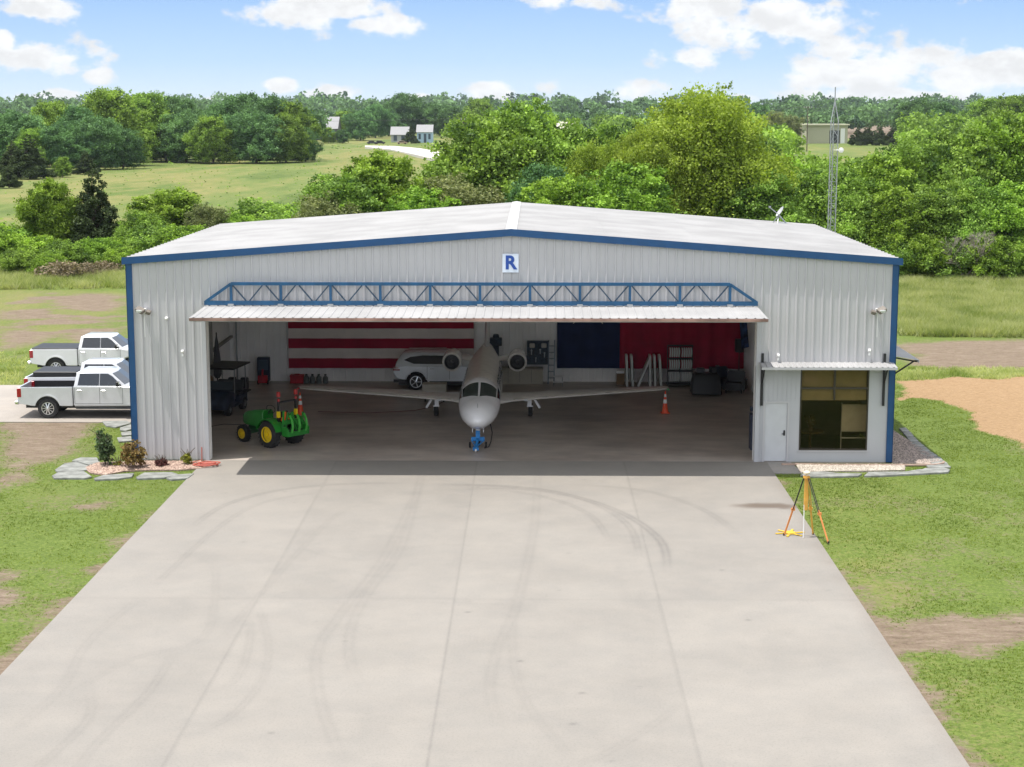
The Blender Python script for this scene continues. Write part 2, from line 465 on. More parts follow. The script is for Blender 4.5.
def masks(X, Y):
    dirt = np.full(X.shape, -9.0)
    for p in DIRT: dirt = np.maximum(dirt, poly_sd(X, Y, p)/1.0-(1.1 if DIRT.index(p) in SOFT else 0))
    dirt = np.maximum(dirt, 0.75-line_d(X, Y, EDGE[0]))
    dirt = np.maximum(dirt, 0.25-line_d(X, Y, EDGE[1]))
    sc = 0.6+0.02*np.maximum(0, Y+30)
    nn = fbm(X, Y, 1.6, 4, 1)-0.5
    dirt = smooth01(0.5+(dirt+nn*2.6)/(1.6*sc))
    dirt = np.where((Y > 24) & (X < 0), dirt*(0.25+0.75*smooth01((fbm(X, Y*1.3, 4.5, 4, 6)-0.42)/0.16)), dirt)
    # bare scuffs in the lawn and far field
    sc2 = smooth01((fbm(X, Y, 3.2, 4, 3)-0.60)/0.10)*(np.abs(X) < 60)*(Y < 60)*0.55
    dirt = np.maximum(dirt, sc2*0.6)
    sand = np.full(X.shape, -9.0)
    for p in SAND: sand = np.maximum(sand, poly_sd(X, Y, p))
    sand = smooth01(0.5+(sand+nn*1.6)/0.8)
    dry = smooth01((Y-70)/80)*0.75*smooth01((160-X)/120)+0.25
    dry = np.maximum(dry, 0.65*smooth01(0.5+(poly_sd(X, Y, gp((-60,285),(130,290),(130,350),(-60,350)))+nn*6)/5))
    dry = np.clip(dry*(0.55+0.9*fbm(X, Y*2.2, 22, 4, 2)), 0, 1)
    dry = np.maximum(dry, 0.55*smooth01((fbm(X, Y, 5.0, 4, 5)-0.50)/0.2)*(Y < 70))
    return dirt, sand, dry
def hgt(X, Y):
    far = np.maximum(0, np.hypot(X, Y+20)-90)
    base = -0.04+0.02*(fbm(X, Y, 2.0, 3, 4)-0.5)*2*smooth01((np.abs(X+1)-10.5)/1.0)
    base = base + 0.10*smooth01(far/20)*(fbm(X, Y, 12, 3, 6)-0.5)*2
    base = base + np.minimum(far, 400)/400*1.4*(fbm(X, Y, 130, 3, 0)-0.5)*2
    dd = np.hypot(X, Y)
    base = base + 7.0*smooth01((dd-900)/1400)+9*smooth01((dd-1300)/1500)*(fbm(X, Y, 700, 3, 5)-0.35)
    m = poly_sd(X, Y, SAND[0])
    return base
def coarse(a, b, n, p=2.4):
    t = (np.arange(1, n+1)/n)**p; return a+(b-a)*t
xs = np.concatenate([coarse(-34, -5200, 70)[::-1], np.arange(-34, 38, 0.25), coarse(38, 5200, 70)])
ys = np.concatenate([coarse(-36, -600, 12)[::-1], np.arange(-36, 44, 0.25), np.arange(44, 90, 0.6), coarse(90, 7000, 90)])
GX, GY = np.meshgrid(xs, ys)
dirt, sand, dry = masks(GX, GY)
GZ = hgt(GX, GY)
nx, ny = len(xs), len(ys)
idx = np.arange(nx*ny).reshape(ny, nx)
Fq = np.stack([idx[:-1, :-1], idx[:-1, 1:], idx[1:, 1:], idx[1:, :-1]], -1).reshape(-1, 4)

def ground_material():
    m = bpy.data.materials.new('ground'); m.use_nodes = True; t = m.node_tree; b = t.nodes['Principled BSDF']
    b.inputs['Roughness'].default_value = 0.95; b.inputs['Specular IOR Level'].default_value = 0.15
    N = t.nodes.new; L = t.links.new
    tc_ = N('ShaderNodeTexCoord')
    def noise(s, d=6, r=0.6, st=(1, 1, 1)):
        mp = N('ShaderNodeMapping'); mp.inputs['Scale'].default_value = st; L(tc_.outputs['Object'], mp.inputs[0])
        n = N('ShaderNodeTexNoise'); n.inputs['Scale'].default_value = s; n.inputs['Detail'].default_value = d; n.inputs['Roughness'].default_value = r
        L(mp.outputs[0], n.inputs['Vector']); return n.outputs['Fac']
    def ramp(f, stops):
        r = N('ShaderNodeValToRGB'); L(f, r.inputs[0]); e = r.color_ramp.elements
        while len(e) < len(stops): e.new(0.5)
        for i, (p, c) in enumerate(stops): e[i].position = 0.5+(p-0.5)*0.58; e[i].color = (*c, 1)
        return r.outputs[0]
    def mixc(f, a, b_):
        x = N('ShaderNodeMixRGB'); L(f, x.inputs[0]); L(a, x.inputs[1]); L(b_, x.inputs[2]); return x.outputs[0]
    def attr(nm):
        a = N('ShaderNodeAttribute'); a.attribute_name = nm; return a.outputs['Fac']
    def mth(op, a, b_):
        x = N('ShaderNodeMath'); x.operation = op
        for i, q in enumerate((a, b_)):
            if isinstance(q, (int, float)): x.inputs[i].default_value = q
            else: L(q, x.inputs[i])
        return x.outputs[0]
    def sharpen(a, n, amt, lo, hi):
        v = mth('ADD', a, mth('MULTIPLY', mth('SUBTRACT', n, 0.5), amt))
        x = N('ShaderNodeMapRange'); x.interpolation_type = 'SMOOTHSTEP'; L(v, x.inputs['Value'])
        x.inputs['From Min'].default_value = lo; x.inputs['From Max'].default_value = hi; return x.outputs[0]
    green = mixc(noise(1.1, 8, 0.7), ramp(noise(9, 8, 0.75), [(0.3, (0.045, 0.068, 0.014)), (0.52, (0.098, 0.145, 0.026)), (0.72, (0.19, 0.22, 0.065))]),
                 ramp(noise(16, 6, 0.8), [(0.3, (0.06, 0.098, 0.018)), (0.7, (0.165, 0.215, 0.045))]))
    drygr = ramp(noise(5, 8, 0.75), [(0.25, (0.06, 0.095, 0.022)), (0.5, (0.125, 0.16, 0.042)), (0.75, (0.21, 0.205, 0.07))])
    drt = mixc(noise(0.9, 9, 0.8), ramp(noise(2.2, 9, 0.8, (0.45, 1.6, 1)), [(0.25, (0.085, 0.062, 0.042)), (0.5, (0.18, 0.137, 0.10)), (0.75, (0.29, 0.235, 0.18))]),
               ramp(noise(11, 9, 0.75), [(0.25, (0.11, 0.078, 0.055)), (0.75, (0.25, 0.195, 0.145))]))
    snd = mixc(noise(0.8, 5), ramp(noise(4, 9, 0.7, (1, 3, 1)), [(0.25, (0.17, 0.105, 0.055)), (0.5, (0.28, 0.18, 0.095)), (0.75, (0.37, 0.26, 0.15))]),
               ramp(noise(12, 9, 0.75), [(0.3, (0.24, 0.15, 0.08)), (0.75, (0.37, 0.26, 0.15))]))
    fine = noise(7, 8, 0.75)
    fld = ramp(noise(0.035, 9, 0.72, (1, 0.22, 1)), [(0.30, (0.055, 0.095, 0.02)), (0.45, (0.12, 0.16, 0.042)), (0.60, (0.22, 0.195, 0.075)), (0.72, (0.085, 0.13, 0.027))])
    drygr = mixc(ramp(noise(0.25, 7, 0.75, (1, .35, 1)), [(0.3, (0.35, 0.35, 0.35)), (0.7, (1, 1, 1))]), drygr, fld)
    c = mixc(sharpen(attr('dry'), fine, 2.2, 0.1, 1.0), green, drygr)
    c = mixc(sharpen(attr('dirt'), fine, 2.4, 0.15, 0.95), c, drt)
    c = mixc(sharpen(attr('sand'), fine, 1.6, 0.3, 0.75), c, snd)
    L(c, b.inputs['Base Color'])
    bp = N('ShaderNodeBump'); bp.inputs['Strength'].default_value = 0.8; bp.inputs['Distance'].default_value = 0.05
    L(noise(14, 6, 0.7), bp.inputs['Height']); L(bp.outputs[0], b.inputs['Normal'])
    return m
gm = raw_mesh('ground', np.stack([GX.ravel(), GY.ravel(), GZ.ravel()], 1), Fq, ground_material(),
              attrs=dict(dirt=dirt.ravel(), sand=sand.ravel(), dry=dry.ravel()), smooth=True)
tag(link('ground', gm), 'green lawns, bare dirt and dry pasture around the hangar', kind='structure')

# concrete --------------------------------------------------------------
def concrete_material(name, cols, marks=True, rough=0.75, streak=(1, 1, 1)):
    m = bpy.data.materials.new(name); m.use_nodes = True; t = m.node_tree; b = t.nodes['Principled BSDF']
    b.inputs['Roughness'].default_value = rough
    N = t.nodes.new; L = t.links.new
    tc_ = N('ShaderNodeTexCoord')
    def noise(s, d=6, r=0.6, st=(1, 1, 1)):
        mp = N('ShaderNodeMapping'); mp.inputs['Scale'].default_value = st; L(tc_.outputs['Object'], mp.inputs[0])
        n = N('ShaderNodeTexNoise'); n.inputs['Scale'].default_value = s; n.inputs['Detail'].default_value = d; n.inputs['Roughness'].default_value = r
        L(mp.outputs[0], n.inputs['Vector']); return n.outputs['Fac']
    def ramp(f, stops):
        r = N('ShaderNodeValToRGB'); L(f, r.inputs[0]); e = r.color_ramp.elements
        while len(e) < len(stops): e.new(0.5)
        for i, (p, c) in enumerate(stops): e[i].position = 0.5+(p-0.5)*0.58; e[i].color = (*c, 1)
        return r.outputs[0]
    x = N('ShaderNodeMixRGB'); L(noise(1.3, 8, 0.7, streak), x.inputs[0])
    L(ramp(noise(0.35, 8, 0.6, streak), [(0.3, cols[0]), (0.7, cols[1])]), x.inputs[1])
    L(ramp(noise(0.9, 8, 0.65, streak), [(0.3, cols[2]), (0.7, cols[1])]), x.inputs[2])
    out = x.outputs[0]
    sp = N('ShaderNodeMixRGB'); sp.blend_type = 'MULTIPLY'; sp.inputs[0].default_value = 1
    L(out, sp.inputs[1]); L(ramp(noise(18, 4, 0.8), [(0.28, (0.86, 0.86, 0.86)), (0.5, (1, 1, 1))]), sp.inputs[2]); out = sp.outputs[0]
    if marks:
        a = N('ShaderNodeAttribute'); a.attribute_name = 'stain'
        mm = N('ShaderNodeMath'); mm.operation = 'MULTIPLY'; L(a.outputs['Fac'], mm.inputs[0])
        r2 = N('ShaderNodeMapRange'); L(noise(3, 6, 0.7), r2.inputs['Value']); r2.inputs['To Min'].default_value = 0.3; r2.inputs['To Max'].default_value = 1.3
        L(r2.outputs[0], mm.inputs[1])
        k = N('ShaderNodeMixRGB'); L(mm.outputs[0], k.inputs[0]); L(out, k.inputs[1]); k.inputs[2].default_value = (0.09, 0.085, 0.08, 1)
        out = k.outputs[0]
        a2 = N('ShaderNodeAttribute'); a2.attribute_name = 'soil'
        k2 = N('ShaderNodeMixRGB'); L(a2.outputs['Fac'], k2.inputs[0]); L(out, k2.inputs[1]); k2.inputs[2].default_value = (0.10, 0.075, 0.055, 1)
        out = k2.outputs[0]
    L(out, b.inputs['Base Color'])
    bp = N('ShaderNodeBump'); bp.inputs['Strength'].default_value = 0.15; bp.inputs['Distance'].default_value = 0.01
    L(noise(60, 3), bp.inputs['Height']); L(bp.outputs[0], b.inputs['Normal'])
    return m
AX = np.linspace(-11.02, 9.14, 400)
AY = np.concatenate([np.linspace(-48, -31, 90)[:-1], np.linspace(-31, 0, 520)])
PX, PY = np.meshgrid(AX, AY)
def arc(px, py, pts, w, amt):
    """a tyre track that follows photo points lying on the slab"""
    P = [G(*p) for p in pts]
    # smooth by Catmull-Rom
    Q = []
    P2 = [P[0]]+P+[P[-1]]
    for i in range(1, len(P2)-2):
        p0, p1, p2, p3 = [np.array(q) for q in P2[i-1:i+3]]
        for t in np.linspace(0, 1, 7)[:-1]:
            Q.append(0.5*((2*p1)+(-p0+p2)*t+(2*p0-5*p1+4*p2-p3)*t*t+(-p0+3*p1-3*p2+p3)*t**3))
    Q.append(np.array(P[-1]))
    Qa = np.array(Q); m_ = (px > Qa[:, 0].min()-1.2) & (px < Qa[:, 0].max()+1.2) & (py > Qa[:, 1].min()-1.2) & (py < Qa[:, 1].max()+1.2)
    out = np.zeros(px.shape); px = px[m_]; py = py[m_]
    d = line_d(px, py, Q)
    e0 = np.minimum(np.hypot(px-Q[0][0], py-Q[0][1]), np.hypot(px-Q[-1][0], py-Q[-1][1]))
    prof = 0.55*np.exp(-(d/w)**2)+0.75*np.exp(-((d-w*0.55)/(w*0.28))**2)*(0.6+0.8*fbm(px, py, 0.9, 3, 4))
    out[m_] = amt*prof*smooth01(e0/2.5+0.15)
    return out
TRK = [([(190,528),(225,505),(280,490),(345,484),(420,483)], .16, .26), ([(150,590),(215,530),(262,503),(330,490)], .14, .16),
       ([(420,484),(500,486),(560,493),(620,512),(660,540),(668,572)], .18, .36), ([(440,490),(520,489),(585,500),(628,525),(640,560)], .16, .24),
       ([(560,484),(640,490),(700,508),(740,535)], .16, .2), ([(480,487),(545,497),(590,515),(612,545)], .15, .22),
       ([(423,470),(415,500),(400,550),(370,590),(352,625),(350,660),(365,690)], .2, .24), ([(418,490),(385,555),(340,615),(318,650),(320,700),(345,767)], .2, .24),
       ([(538,472),(535,520),(528,560),(515,610),(497,650),(490,690),(500,730)], .2, .22), ([(534,540),(520,590),(512,640),(525,700),(580,767)], .16, .18),
       ([(220,640),(255,600),(330,520),(370,500)], .14, .15), ([(60,700),(130,660),(200,640),(215,600),(215,560)], .15, .12),
       ([(85,680),(90,715),(50,757),(10,790)], .16, .2), ([(175,650),(150,690),(100,740),(60,790)], .16, .2), ([(190,700),(235,680),(250,640),(247,610)], .14, .18),
       ([(170,740),(225,720),(262,680),(268,640),(255,600)], .14, .18), ([(520,767),(590,760),(660,720),(690,690)], .16, .12),
       ([(300,612),(360,600),(450,603),(560,606)], .1, .1), ([(330,520),(300,545),(360,560),(430,545),(520,548)], .1, .1),
       ([(600,505),(625,560),(640,640),(650,767)], .5, .05), ([(0,740),(60,690),(90,640),(150,590)], .18, .14)]
stain = np.zeros(PX.shape)
for i_, (p, w, a) in enumerate(TRK):
    a *= 1.15 if i_ < 6 else (0.62 if i_ < 10 else 0.85)
    stain = np.maximum(stain, arc(PX, PY, p, w*0.9, a*1.0))
stain += 0.07*smooth01((fbm(PX, PY*1.8, 3.0, 4, 2)-0.52)/0.15)
for jx in (-6.25, -1.22, 4.02): stain = np.maximum(stain, 0.36*np.exp(-((PX-jx-0.0)/0.032)**2))
for jy in (-17.3, -33.0, -2.3): stain = np.maximum(stain, 0.12*np.exp(-((PY-jy)/0.10)**2))
rr = random.Random(3)
for k in range(34):
    x0 = rr.uniform(-10.5, 8.6); y0 = rr.uniform(-30, -1)
    stain = np.maximum(stain, rr.uniform(.15, .45)*np.exp(-(((PX-x0)/rr.uniform(.04, .09))**2+((PY-y0)/rr.uniform(.03, .07))**2)))
for (qx, qy) in ((478,487),(468,612),(520,661),(582,693),(573,724),(722,570),(748,620),(345,641),(271,733)):
    x0, y0 = G(qx, qy); stain = np.maximum(stain, 0.7*np.exp(-(((PX-x0)/.08)**2+((PY-y0)/.06)**2)))
slabn = (np.searchsorted([-6.25, -1.22, 4.02], PX)*3+np.searchsorted([-33.0, -17.3, -2.3], PY)*5) % 7
stain = stain+0.018*slabn
sx0, sy0 = G(760, 506)
soil = 0.9*smooth01(1.35-np.hypot((PX-sx0-0.3)/1.35, (PY-sy0)/0.42)+0.9*(fbm(PX, PY, .6, 3, 1)-0.5))
soil = np.maximum(soil, 0.35*smooth01((PX-8.6)/0.6)*fbm(PX, PY, .8, 3, 3))
idx = np.arange(PX.size).reshape(PX.shape)
Fq = np.stack([idx[:-1, :-1], idx[:-1, 1:], idx[1:, 1:], idx[1:, :-1]], -1).reshape(-1, 4)
conc = concrete_material('apron_concrete', [(0.222, 0.204, 0.180), (0.256, 0.235, 0.208), (0.216, 0.203, 0.184)])
am = raw_mesh('apron', np.stack([PX.ravel(), PY.ravel(), np.zeros(PX.size)], 1), Fq, conc, attrs=dict(stain=np.clip(stain, 0, .9).ravel(), soil=soil.ravel()))
apron = tag(link('apron', am), 'pale concrete apron with curved tyre marks in front of the hangar', kind='structure')
sk = MB(); sk.bb(-11.02, 9.14, -48, 0, -0.2, -0.004)
o = sk.build('apron_slab', mat('slab_edge', (0.40, 0.36, 0.32), 0.9, vary=0.15), apron)
conc2 = concrete_material('pad_concrete', [(0.29, 0.255, 0.22), (0.34, 0.305, 0.265), (0.27, 0.245, 0.22)], marks=False)
s = MB(); s.bb(-60, -13.9, 7.45, 16.7, -0.25, 0.0)
tag(s.build('parking_pad', conc2), 'pale concrete parking pad beside the hangar', kind='structure')
s = MB(); s.prism([(8.70, -0.004), (10.0, -0.004), (10.12, -1.9), (8.95, -1.9)], 'z', -0.2, -0.005)
tag(s.build('door_slab', concrete_material('door_slab_concrete', [(0.25, 0.24, 0.22), (0.33, 0.30, 0.27), (0.22, 0.21, 0.20)], marks=False)), 'small concrete slab at the office door', kind='structure')
s = MB(); s.bb(-13.4, 13.4, 0.001, 18.1, -0.3, 0.0)
floor_m = concrete_material('hangar_floor_concrete', [(0.27, 0.215, 0.18), (0.50, 0.435, 0.38), (0.27, 0.25, 0.23)], marks=False, rough=0.36, streak=(0.7, 1.3, 1))
tag(s.build('hangar_floor', floor_m), 'dark stained glossy concrete floor inside the hangar', kind='structure')
# far lane of pale concrete across the pasture
lane = gp((365,148),(395,148.6),(420,151),(440,155),(455,160),(455,166),(436,163),(412,157),(390,152),(365,149.3))
s = MB(); s.prism(lane, 'z', -0.5, 0.9)
tag(s.build('lane', mat('lane_concrete', (0.50, 0.47, 0.44), 0.9)), 'pale concrete lane curving across the far pasture', kind='structure')

# ------------------------------------------------------------------ hangar
W = 13.55; EV = 7.2; AX_ = 8.2; DEP = 18.4
def roofz(x): return AX_-(AX_-EV)*abs(x)/W
hg = thing('hangar', 'white ribbed metal aircraft hangar with blue trim and wide open folding door', 'hangar')
def ribbed(mb, u0, u1, lo, hi, P, pitch=0.3048, first=None, h=0.032):
    """ribbed sheet; P(u, out, v) gives a point; lo/hi functions of u"""
    us = []
    k = math.ceil((u0-0.05)/pitch)
    us.append((u0, 0.0))
    u = k*pitch
    while u < u1:
        for du, out in ((-0.045, 0), (-0.02, h), (0.02, h), (0.045, 0)):
            if u0+0.003 < u+du < u1-0.003: us.append((u+du, out))
        # two faint stiffeners
        for q in (0.1, 0.2):
            for du, out in ((-0.012, 0), (0, 0.005), (0.012, 0)):
                if u0+0.003 < u+q+du < u1-0.003: us.append((u+q+du, out))
        u += pitch
    us.append((u1, 0.0))
    vs_ = []; fs_ = []
    for (a, out) in us: vs_ += [P(a, out, lo(a)), P(a, out, hi(a))]
    for i in range(len(us)-1): fs_.append((2*i, 2*i+2, 2*i+3, 2*i+1))
    mb.add(vs_, fs_)
OL, OR, OT = -10.83, 8.68, 5.62      # door opening
CANZ = 3.45
PF = lambda u, o_, v: (u, -o_, v)
s = MB()
ribbed(s, -W, OL, lambda x: 0.02, lambda x: roofz(x), PF)
ribbed(s, OL, 0, lambda x: OT, lambda x: roofz(x), PF)
ribbed(s, 0, OR, lambda x: OT, lambda x: roofz(x), PF)
ribbed(s, OR, W, lambda x: CANZ, lambda x: roofz(x), PF)
fw_ = s.build('front_wall', M['white_panel'], hg)
s = MB()   # flat lower office wall around the door and the window
DX0, DX1, DZ = 9.02, 9.86, 2.15
WX0, WX1, WZ0, WZ1 = 10.27, 12.70, 0.42, 3.40
for (a, b, c, d) in ((OR, DX0, 0.0, CANZ), (DX0, DX1, DZ, CANZ), (DX1, WX0, 0, CANZ), (WX0, WX1, 0, WZ0), (WX0, WX1, WZ1, CANZ), (WX1, W-0.002, 0, CANZ)):
    s.bb(a, b, 0.0, 0.12, c, d)
for k in range(9):
    x = OR+0.16+k*0.16
    if x < WX0-0.1: s.bb(x-0.012, x+0.012, -0.012, -0.001, DZ+0.06, CANZ-0.02)
s.build('office_front_wall', M['white_flat'], hg)
s = MB(); ribbed(s, 0, DEP, lambda x: 0.02, lambda x: EV, lambda u, o_, v: (-W-o_, u, v)); s.build('side_wall', M['white_panel'], hg)
s = MB(); ribbed(s, 0, DEP, lambda x: 0.02, lambda x: EV, lambda u, o_, v: (W+o_, u, v)); s.build('side_wall', M['white_panel'], hg)
s = MB(); ribbed(s, -W, 0, lambda x: 0.02, lambda x: roofz(x), lambda u, o_, v: (u, DEP+o_, v)); ribbed(s, 0, W, lambda x: 0.02, lambda x: roofz(x), lambda u, o_, v: (u, DEP+o_, v))
s.build('back_wall', M['white_panel'], hg)
# liner panels inside
s = MB()
ribbed(s, -13.3, 13.3, lambda x: 0.0, lambda x: roofz(x)-0.35, lambda u, o_, v: (u, 18.02-o_*0.5, v)); s.build('wall_liner', M['liner'], hg)
s = MB(); ribbed(s, 0.15, 18.0, lambda x: 0.0, lambda x: EV-0.3, lambda u, o_, v: (-13.3+o_*0.5, u, v)); s.build('wall_liner', M['liner'], hg)
s = MB(); ribbed(s, 0.15, 5.0, lambda x: 0.0, lambda x: 6.9, lambda u, o_, v: (10.08-o_*0.5, u, v)); ribbed(s, 5.0, 18.0, lambda x: 0.0, lambda x: 6.9, lambda u, o_, v: (10.6-o_*0.5, u, v)); s.bb(10.08, 10.6, 5.0, 5.05, 0, 6.9); s.build('partition_wall', M['liner'], hg)
s = MB(); s.bb(10.12, 10.2, 0.13, 4.99, 0, 7.0); s.bb(10.2, 13.4, 5.0, 5.1, 0, 3.5); s.bb(10.2, 13.4, 0.13, 5.0, 3.46, 3.54); s.build('office_wall', mat('office_paint', (0.30, 0.26, 0.20), 0.8), hg)
s = MB()
for sx in (-1, 1):
    s.add([(0, 0.1, AX_-0.33), (sx*13.3, 0.1, EV-0.33), (sx*13.3, 18.0, EV-0.33), (0, 18.0, AX_-0.33)], [(0, 1, 2, 3)])
s.build('ceiling_liner', M['liner'], hg)
for a, b, c in ((OL-0.001, OL-0.06, .002), (OR+0.001, OR+0.06, .13)):
    s = MB(); s.bb(a, b, c, 0.5, 0, OT); s.build('door_post', M['liner'], hg)
s = MB()
for y in (6.0, 12.0):
    s.bb(-13.28, -12.95, y-0.1, y+0.1, 0, 6.9)
for z in (2.1, 3.9): s.bb(-13.27, -13.12, 0.2, 17.9, z-0.05, z+0.05)
s.build('steel_frame', mat('frame_paint', (0.28, 0.27, 0.25), 0.6), hg)
s = MB(); s.bb(-13.0, -12.94, 17.86, 17.95, 0, 6.5); s.bb(-13.2, 0.4, 17.86, 17.93, 3.36, 3.42); s.build('wall_conduit', M['steel'], hg)
# roof
s = MB()
OVH = 0.10
for sx in (-1, 1):
    ribbed(s, -OVH, DEP+OVH, lambda u: 0.0, lambda u: 1.0,
           lambda u, o_, v, sx=sx: (sx*(W+0.15)*v, u, AX_+0.05-(AX_-EV)*(W+0.15)/W*v+o_), pitch=0.6096, h=0.04)
roof = s.build('roof', M['roof_panel'], hg)
s = MB()
for sx in (-1, 1):
    for xl in (3.4, 6.8, 10.2):
        zl = AX_+0.05-(AX_-EV)*(W+0.15)/W*xl/(W+0.15)
        s.box((sx*xl, DEP/2, zl+0.006), (0.035, DEP, 0.012), (0, sx*math.atan((AX_-EV)/W), 0))
s.build('roof_lap', mat('lap_grey', (0.22, 0.22, 0.225), 0.6), roof)
s = MB(); s.prism([(-0.20, AX_+0.085), (0, AX_+0.115), (0.20, AX_+0.085), (0.20, AX_+0.03), (-0.20, AX_+0.03)], 'y', -OVH-0.02, DEP+OVH+0.02)
s.build('ridge_cap', mat('ridge_white', (0.42, 0.415, 0.41), 0.5), roof)
s = MB()
for sx in (-1, 1):
    e = W+0.16
    zE = AX_-(AX_-EV)*e/W
    s.add([(0, -OVH-0.03, AX_-0.14), (0, -OVH-0.03, AX_+0.11), (sx*e, -OVH-0.03, zE+0.11), (sx*e, -OVH-0.03, zE-0.14),
           (0, -0.001, AX_-0.14), (0, -0.001, AX_+0.045), (sx*e, -0.001, zE+0.045), (sx*e, -0.001, zE-0.14)],
          [(0,1,2,3), (4,7,6,5), (0,3,7,4), (1,5,6,2), (2,6,7,3)])
    s.bb(sx*(W+0.05), sx*(W+0.20), 0.0, DEP, EV-0.16, EV+0.02)
s.build('fascia', M['blue_trim'], hg)
for sx in (-1, 1):
    s = MB(); s.bb(sx*(W+0.05), sx*(W-0.17), -0.055, -0.002, 0.02 if sx < 0 else 0.0, EV-0.10); s.bb(sx*(W+0.036), sx*(W+0.06), -0.055, 0.20, 0.02, EV-0.16)
    s.build('corner_trim', M['blue_trim'], hg)
for a, b in ((OL-0.14, OL-0.004), (OR+0.004, OR+0.16)):
    s = MB(); s.bb(a, b, -0.055, -0.045, 0.0, OT); s.build('door_jamb', M['white_flat'], hg)

# folding door: two leaves folded out above the opening
dr = MB()
YO, ZI, ZO = -2.90, 5.60, 5.50
ribbed(dr, OL+0.03, OR-0.03, lambda x: 0, lambda x: 1, lambda u, o_, v: (u, -0.002+(YO+0.002)*v, ZI+(ZO-ZI)*v+o_*0.6), pitch=0.3048)
door = dr.build('folding_door', M['roof_panel'], hg)
door['label'] = 'white folding hangar door folded out above the opening'
s = MB(); s.bb(OL, OR, 0.003, 0.2, 5.38, OT); s.build('header', M['liner'], hg)
s = MB(); s.bb(OL+0.03, OR-0.03, -0.10, -2.82, 5.36, 5.40)
s.build('lower_leaf', M['white_flat'], door)
s = MB(); s.bb(OL+0.02, OR-0.02, YO-0.06, YO+0.04, 5.40, 5.49); s.build('door_edge', M['primer'], door)
s = MB()
for x in (OL+0.02, OR-0.02):
    s = MB(); s.prism([(-0.1, 5.38), (-0.1, 5.58), (YO, 5.49), (YO+0.06, 5.38)], 'x', x-0.02, x+0.02)
    s.build('door_end', mat('end_grey', (0.30, 0.30, 0.30), 0.6), door)
s = MB(); yt = -0.22; z0, z1 = 5.70, 6.38
xa, xb = OL+0.02, OR-0.02; bay = 1.832; xt0 = -9.83; nb = 10
xt = [xt0+bay*i for i in range(nb)]; xt_end = OR-1.03
xt = [-9.86+ (OR-1.0+9.86)/nb*i for i in range(nb+1)]
s.bb(xa, xb, yt-0.06, yt+0.06, z0-0.07, z0+0.08)
s.bb(xt[0], xt[-1], yt-0.05, yt+0.05, z1-0.05, z1+0.06)
for x in xt: s.bb(x-0.045, x+0.045, yt-0.045, yt+0.045, z0+0.08, z1-0.05)
s.bar((xa+0.03, yt, z0+0.04), (xt[0], yt, z1), 0.09, 0.10); s.bar((xb-0.03, yt, z0+0.04), (xt[-1], yt, z1), 0.09, 0.10)
s.build('truss', M['blue_truss'], door)
s = MB()
nn_ = nb*3
for i in range(nn_):
    u0 = xt[0]+(xt[-1]-xt[0])*i/nn_; u1 = xt[0]+(xt[-1]-xt[0])*(i+1)/nn_
    u0 += 0.06; u1 -= 0.06
    a = z1-0.05 if i % 2 == 0 else z0+0.08; b = z0+0.08 if i % 2 == 0 else z1-0.05
    s.bar((u0, yt, a), (u1, yt, b), 0.05, 0.045)
s.build('truss_diagonals', mat('dark_blue_rod', (0.015, 0.045, 0.085), 0.5), door)
s = MB()
for x in xt[::1]:
    s = MB(); s.bb(x-0.10, x+0.10, yt-0.16, yt-0.07, z0-0.10, z0-0.02); s.tube((x, yt-0.12, z0-0.10), (x, yt-0.3, z0-0.18), 0.03)
    s.build('hinge', mat('hinge_grey', (0.35, 0.36, 0.37), 0.5, 0.5), door)

# office door and window
s = MB(); s.bb(DX0+0.03, DX1-0.03, 0.015, 0.06, 0.02, DZ-0.03)
od = s.build('office_door', mat('door_white', (0.50, 0.51, 0.53), 0.45, vary=0.03), hg, bevel=0.004)
s = MB(); s.tube((DX1-0.12, 0.01, 1.02), (DX1-0.12, -0.05, 1.02), 0.028, n=10); s.box((DX1-0.16, -0.05, 1.02), (0.11, 0.02, 0.025)); s.bb(DX1-0.15, DX1-0.09, -0.004, 0.012, 0.95, 1.14); s.build('door_handle', M['black'], od)
s = MB()
s.bb(DX0-0.05, DX0+0.028, -0.022, 0.05, 0, DZ+0.05); s.bb(DX1-0.028, DX1+0.05, -0.022, 0.05, 0, DZ+0.05); s.bb(DX0+0.029, DX1-0.029, -0.022, 0.05, DZ-0.028, DZ+0.05)
s.build('door_frame', M['white_panel'], od)
s = MB(); xm = (WX0+WX1)/2
for (a, b, c, d) in ((WX0, WX0+0.05, WZ0, WZ1), (WX1-0.05, WX1, WZ0, WZ1), (WX0+0.05, WX1-0.05, WZ0, WZ0+0.06), (WX0+0.05, WX1-0.05, WZ1-0.05, WZ1), (WX0+0.05, WX1-0.05, 2.63, 2.70), (xm-0.03, xm+0.03, 2.70, WZ1-0.05), (xm-0.03, xm+0.03, 2.25, 2.63)):
    s.bb(a, b, -0.015, 0.07, c, d)
win = s.build('office_window', mat('bronze_frame', (0.05, 0.042, 0.032), 0.4, 0.3), hg)
s = MB(); s.bb(WX0+0.05, WX1-0.05, 0.02, 0.03, WZ0+0.06, WZ1-0.05); s.build('window_pane', M['office_glass'], win)
s = MB()
for (a, b) in ((WX0+0.07, xm-0.02), (xm+0.02, WX1-0.07)):
    s.bb(a, b, 0.10, 0.115, 2.27, WZ1-0.02)
    s.bb(a, b, 0.095, 0.125, 2.22, 2.27)
s.build('window_blind', M['blind'], win)
s = MB(); s.bb(WX0-0.04, WX1+0.04, -0.04, -0.016, WZ0-0.05, WZ0-0.001); s.build('window_sill', M['white_panel'], win)
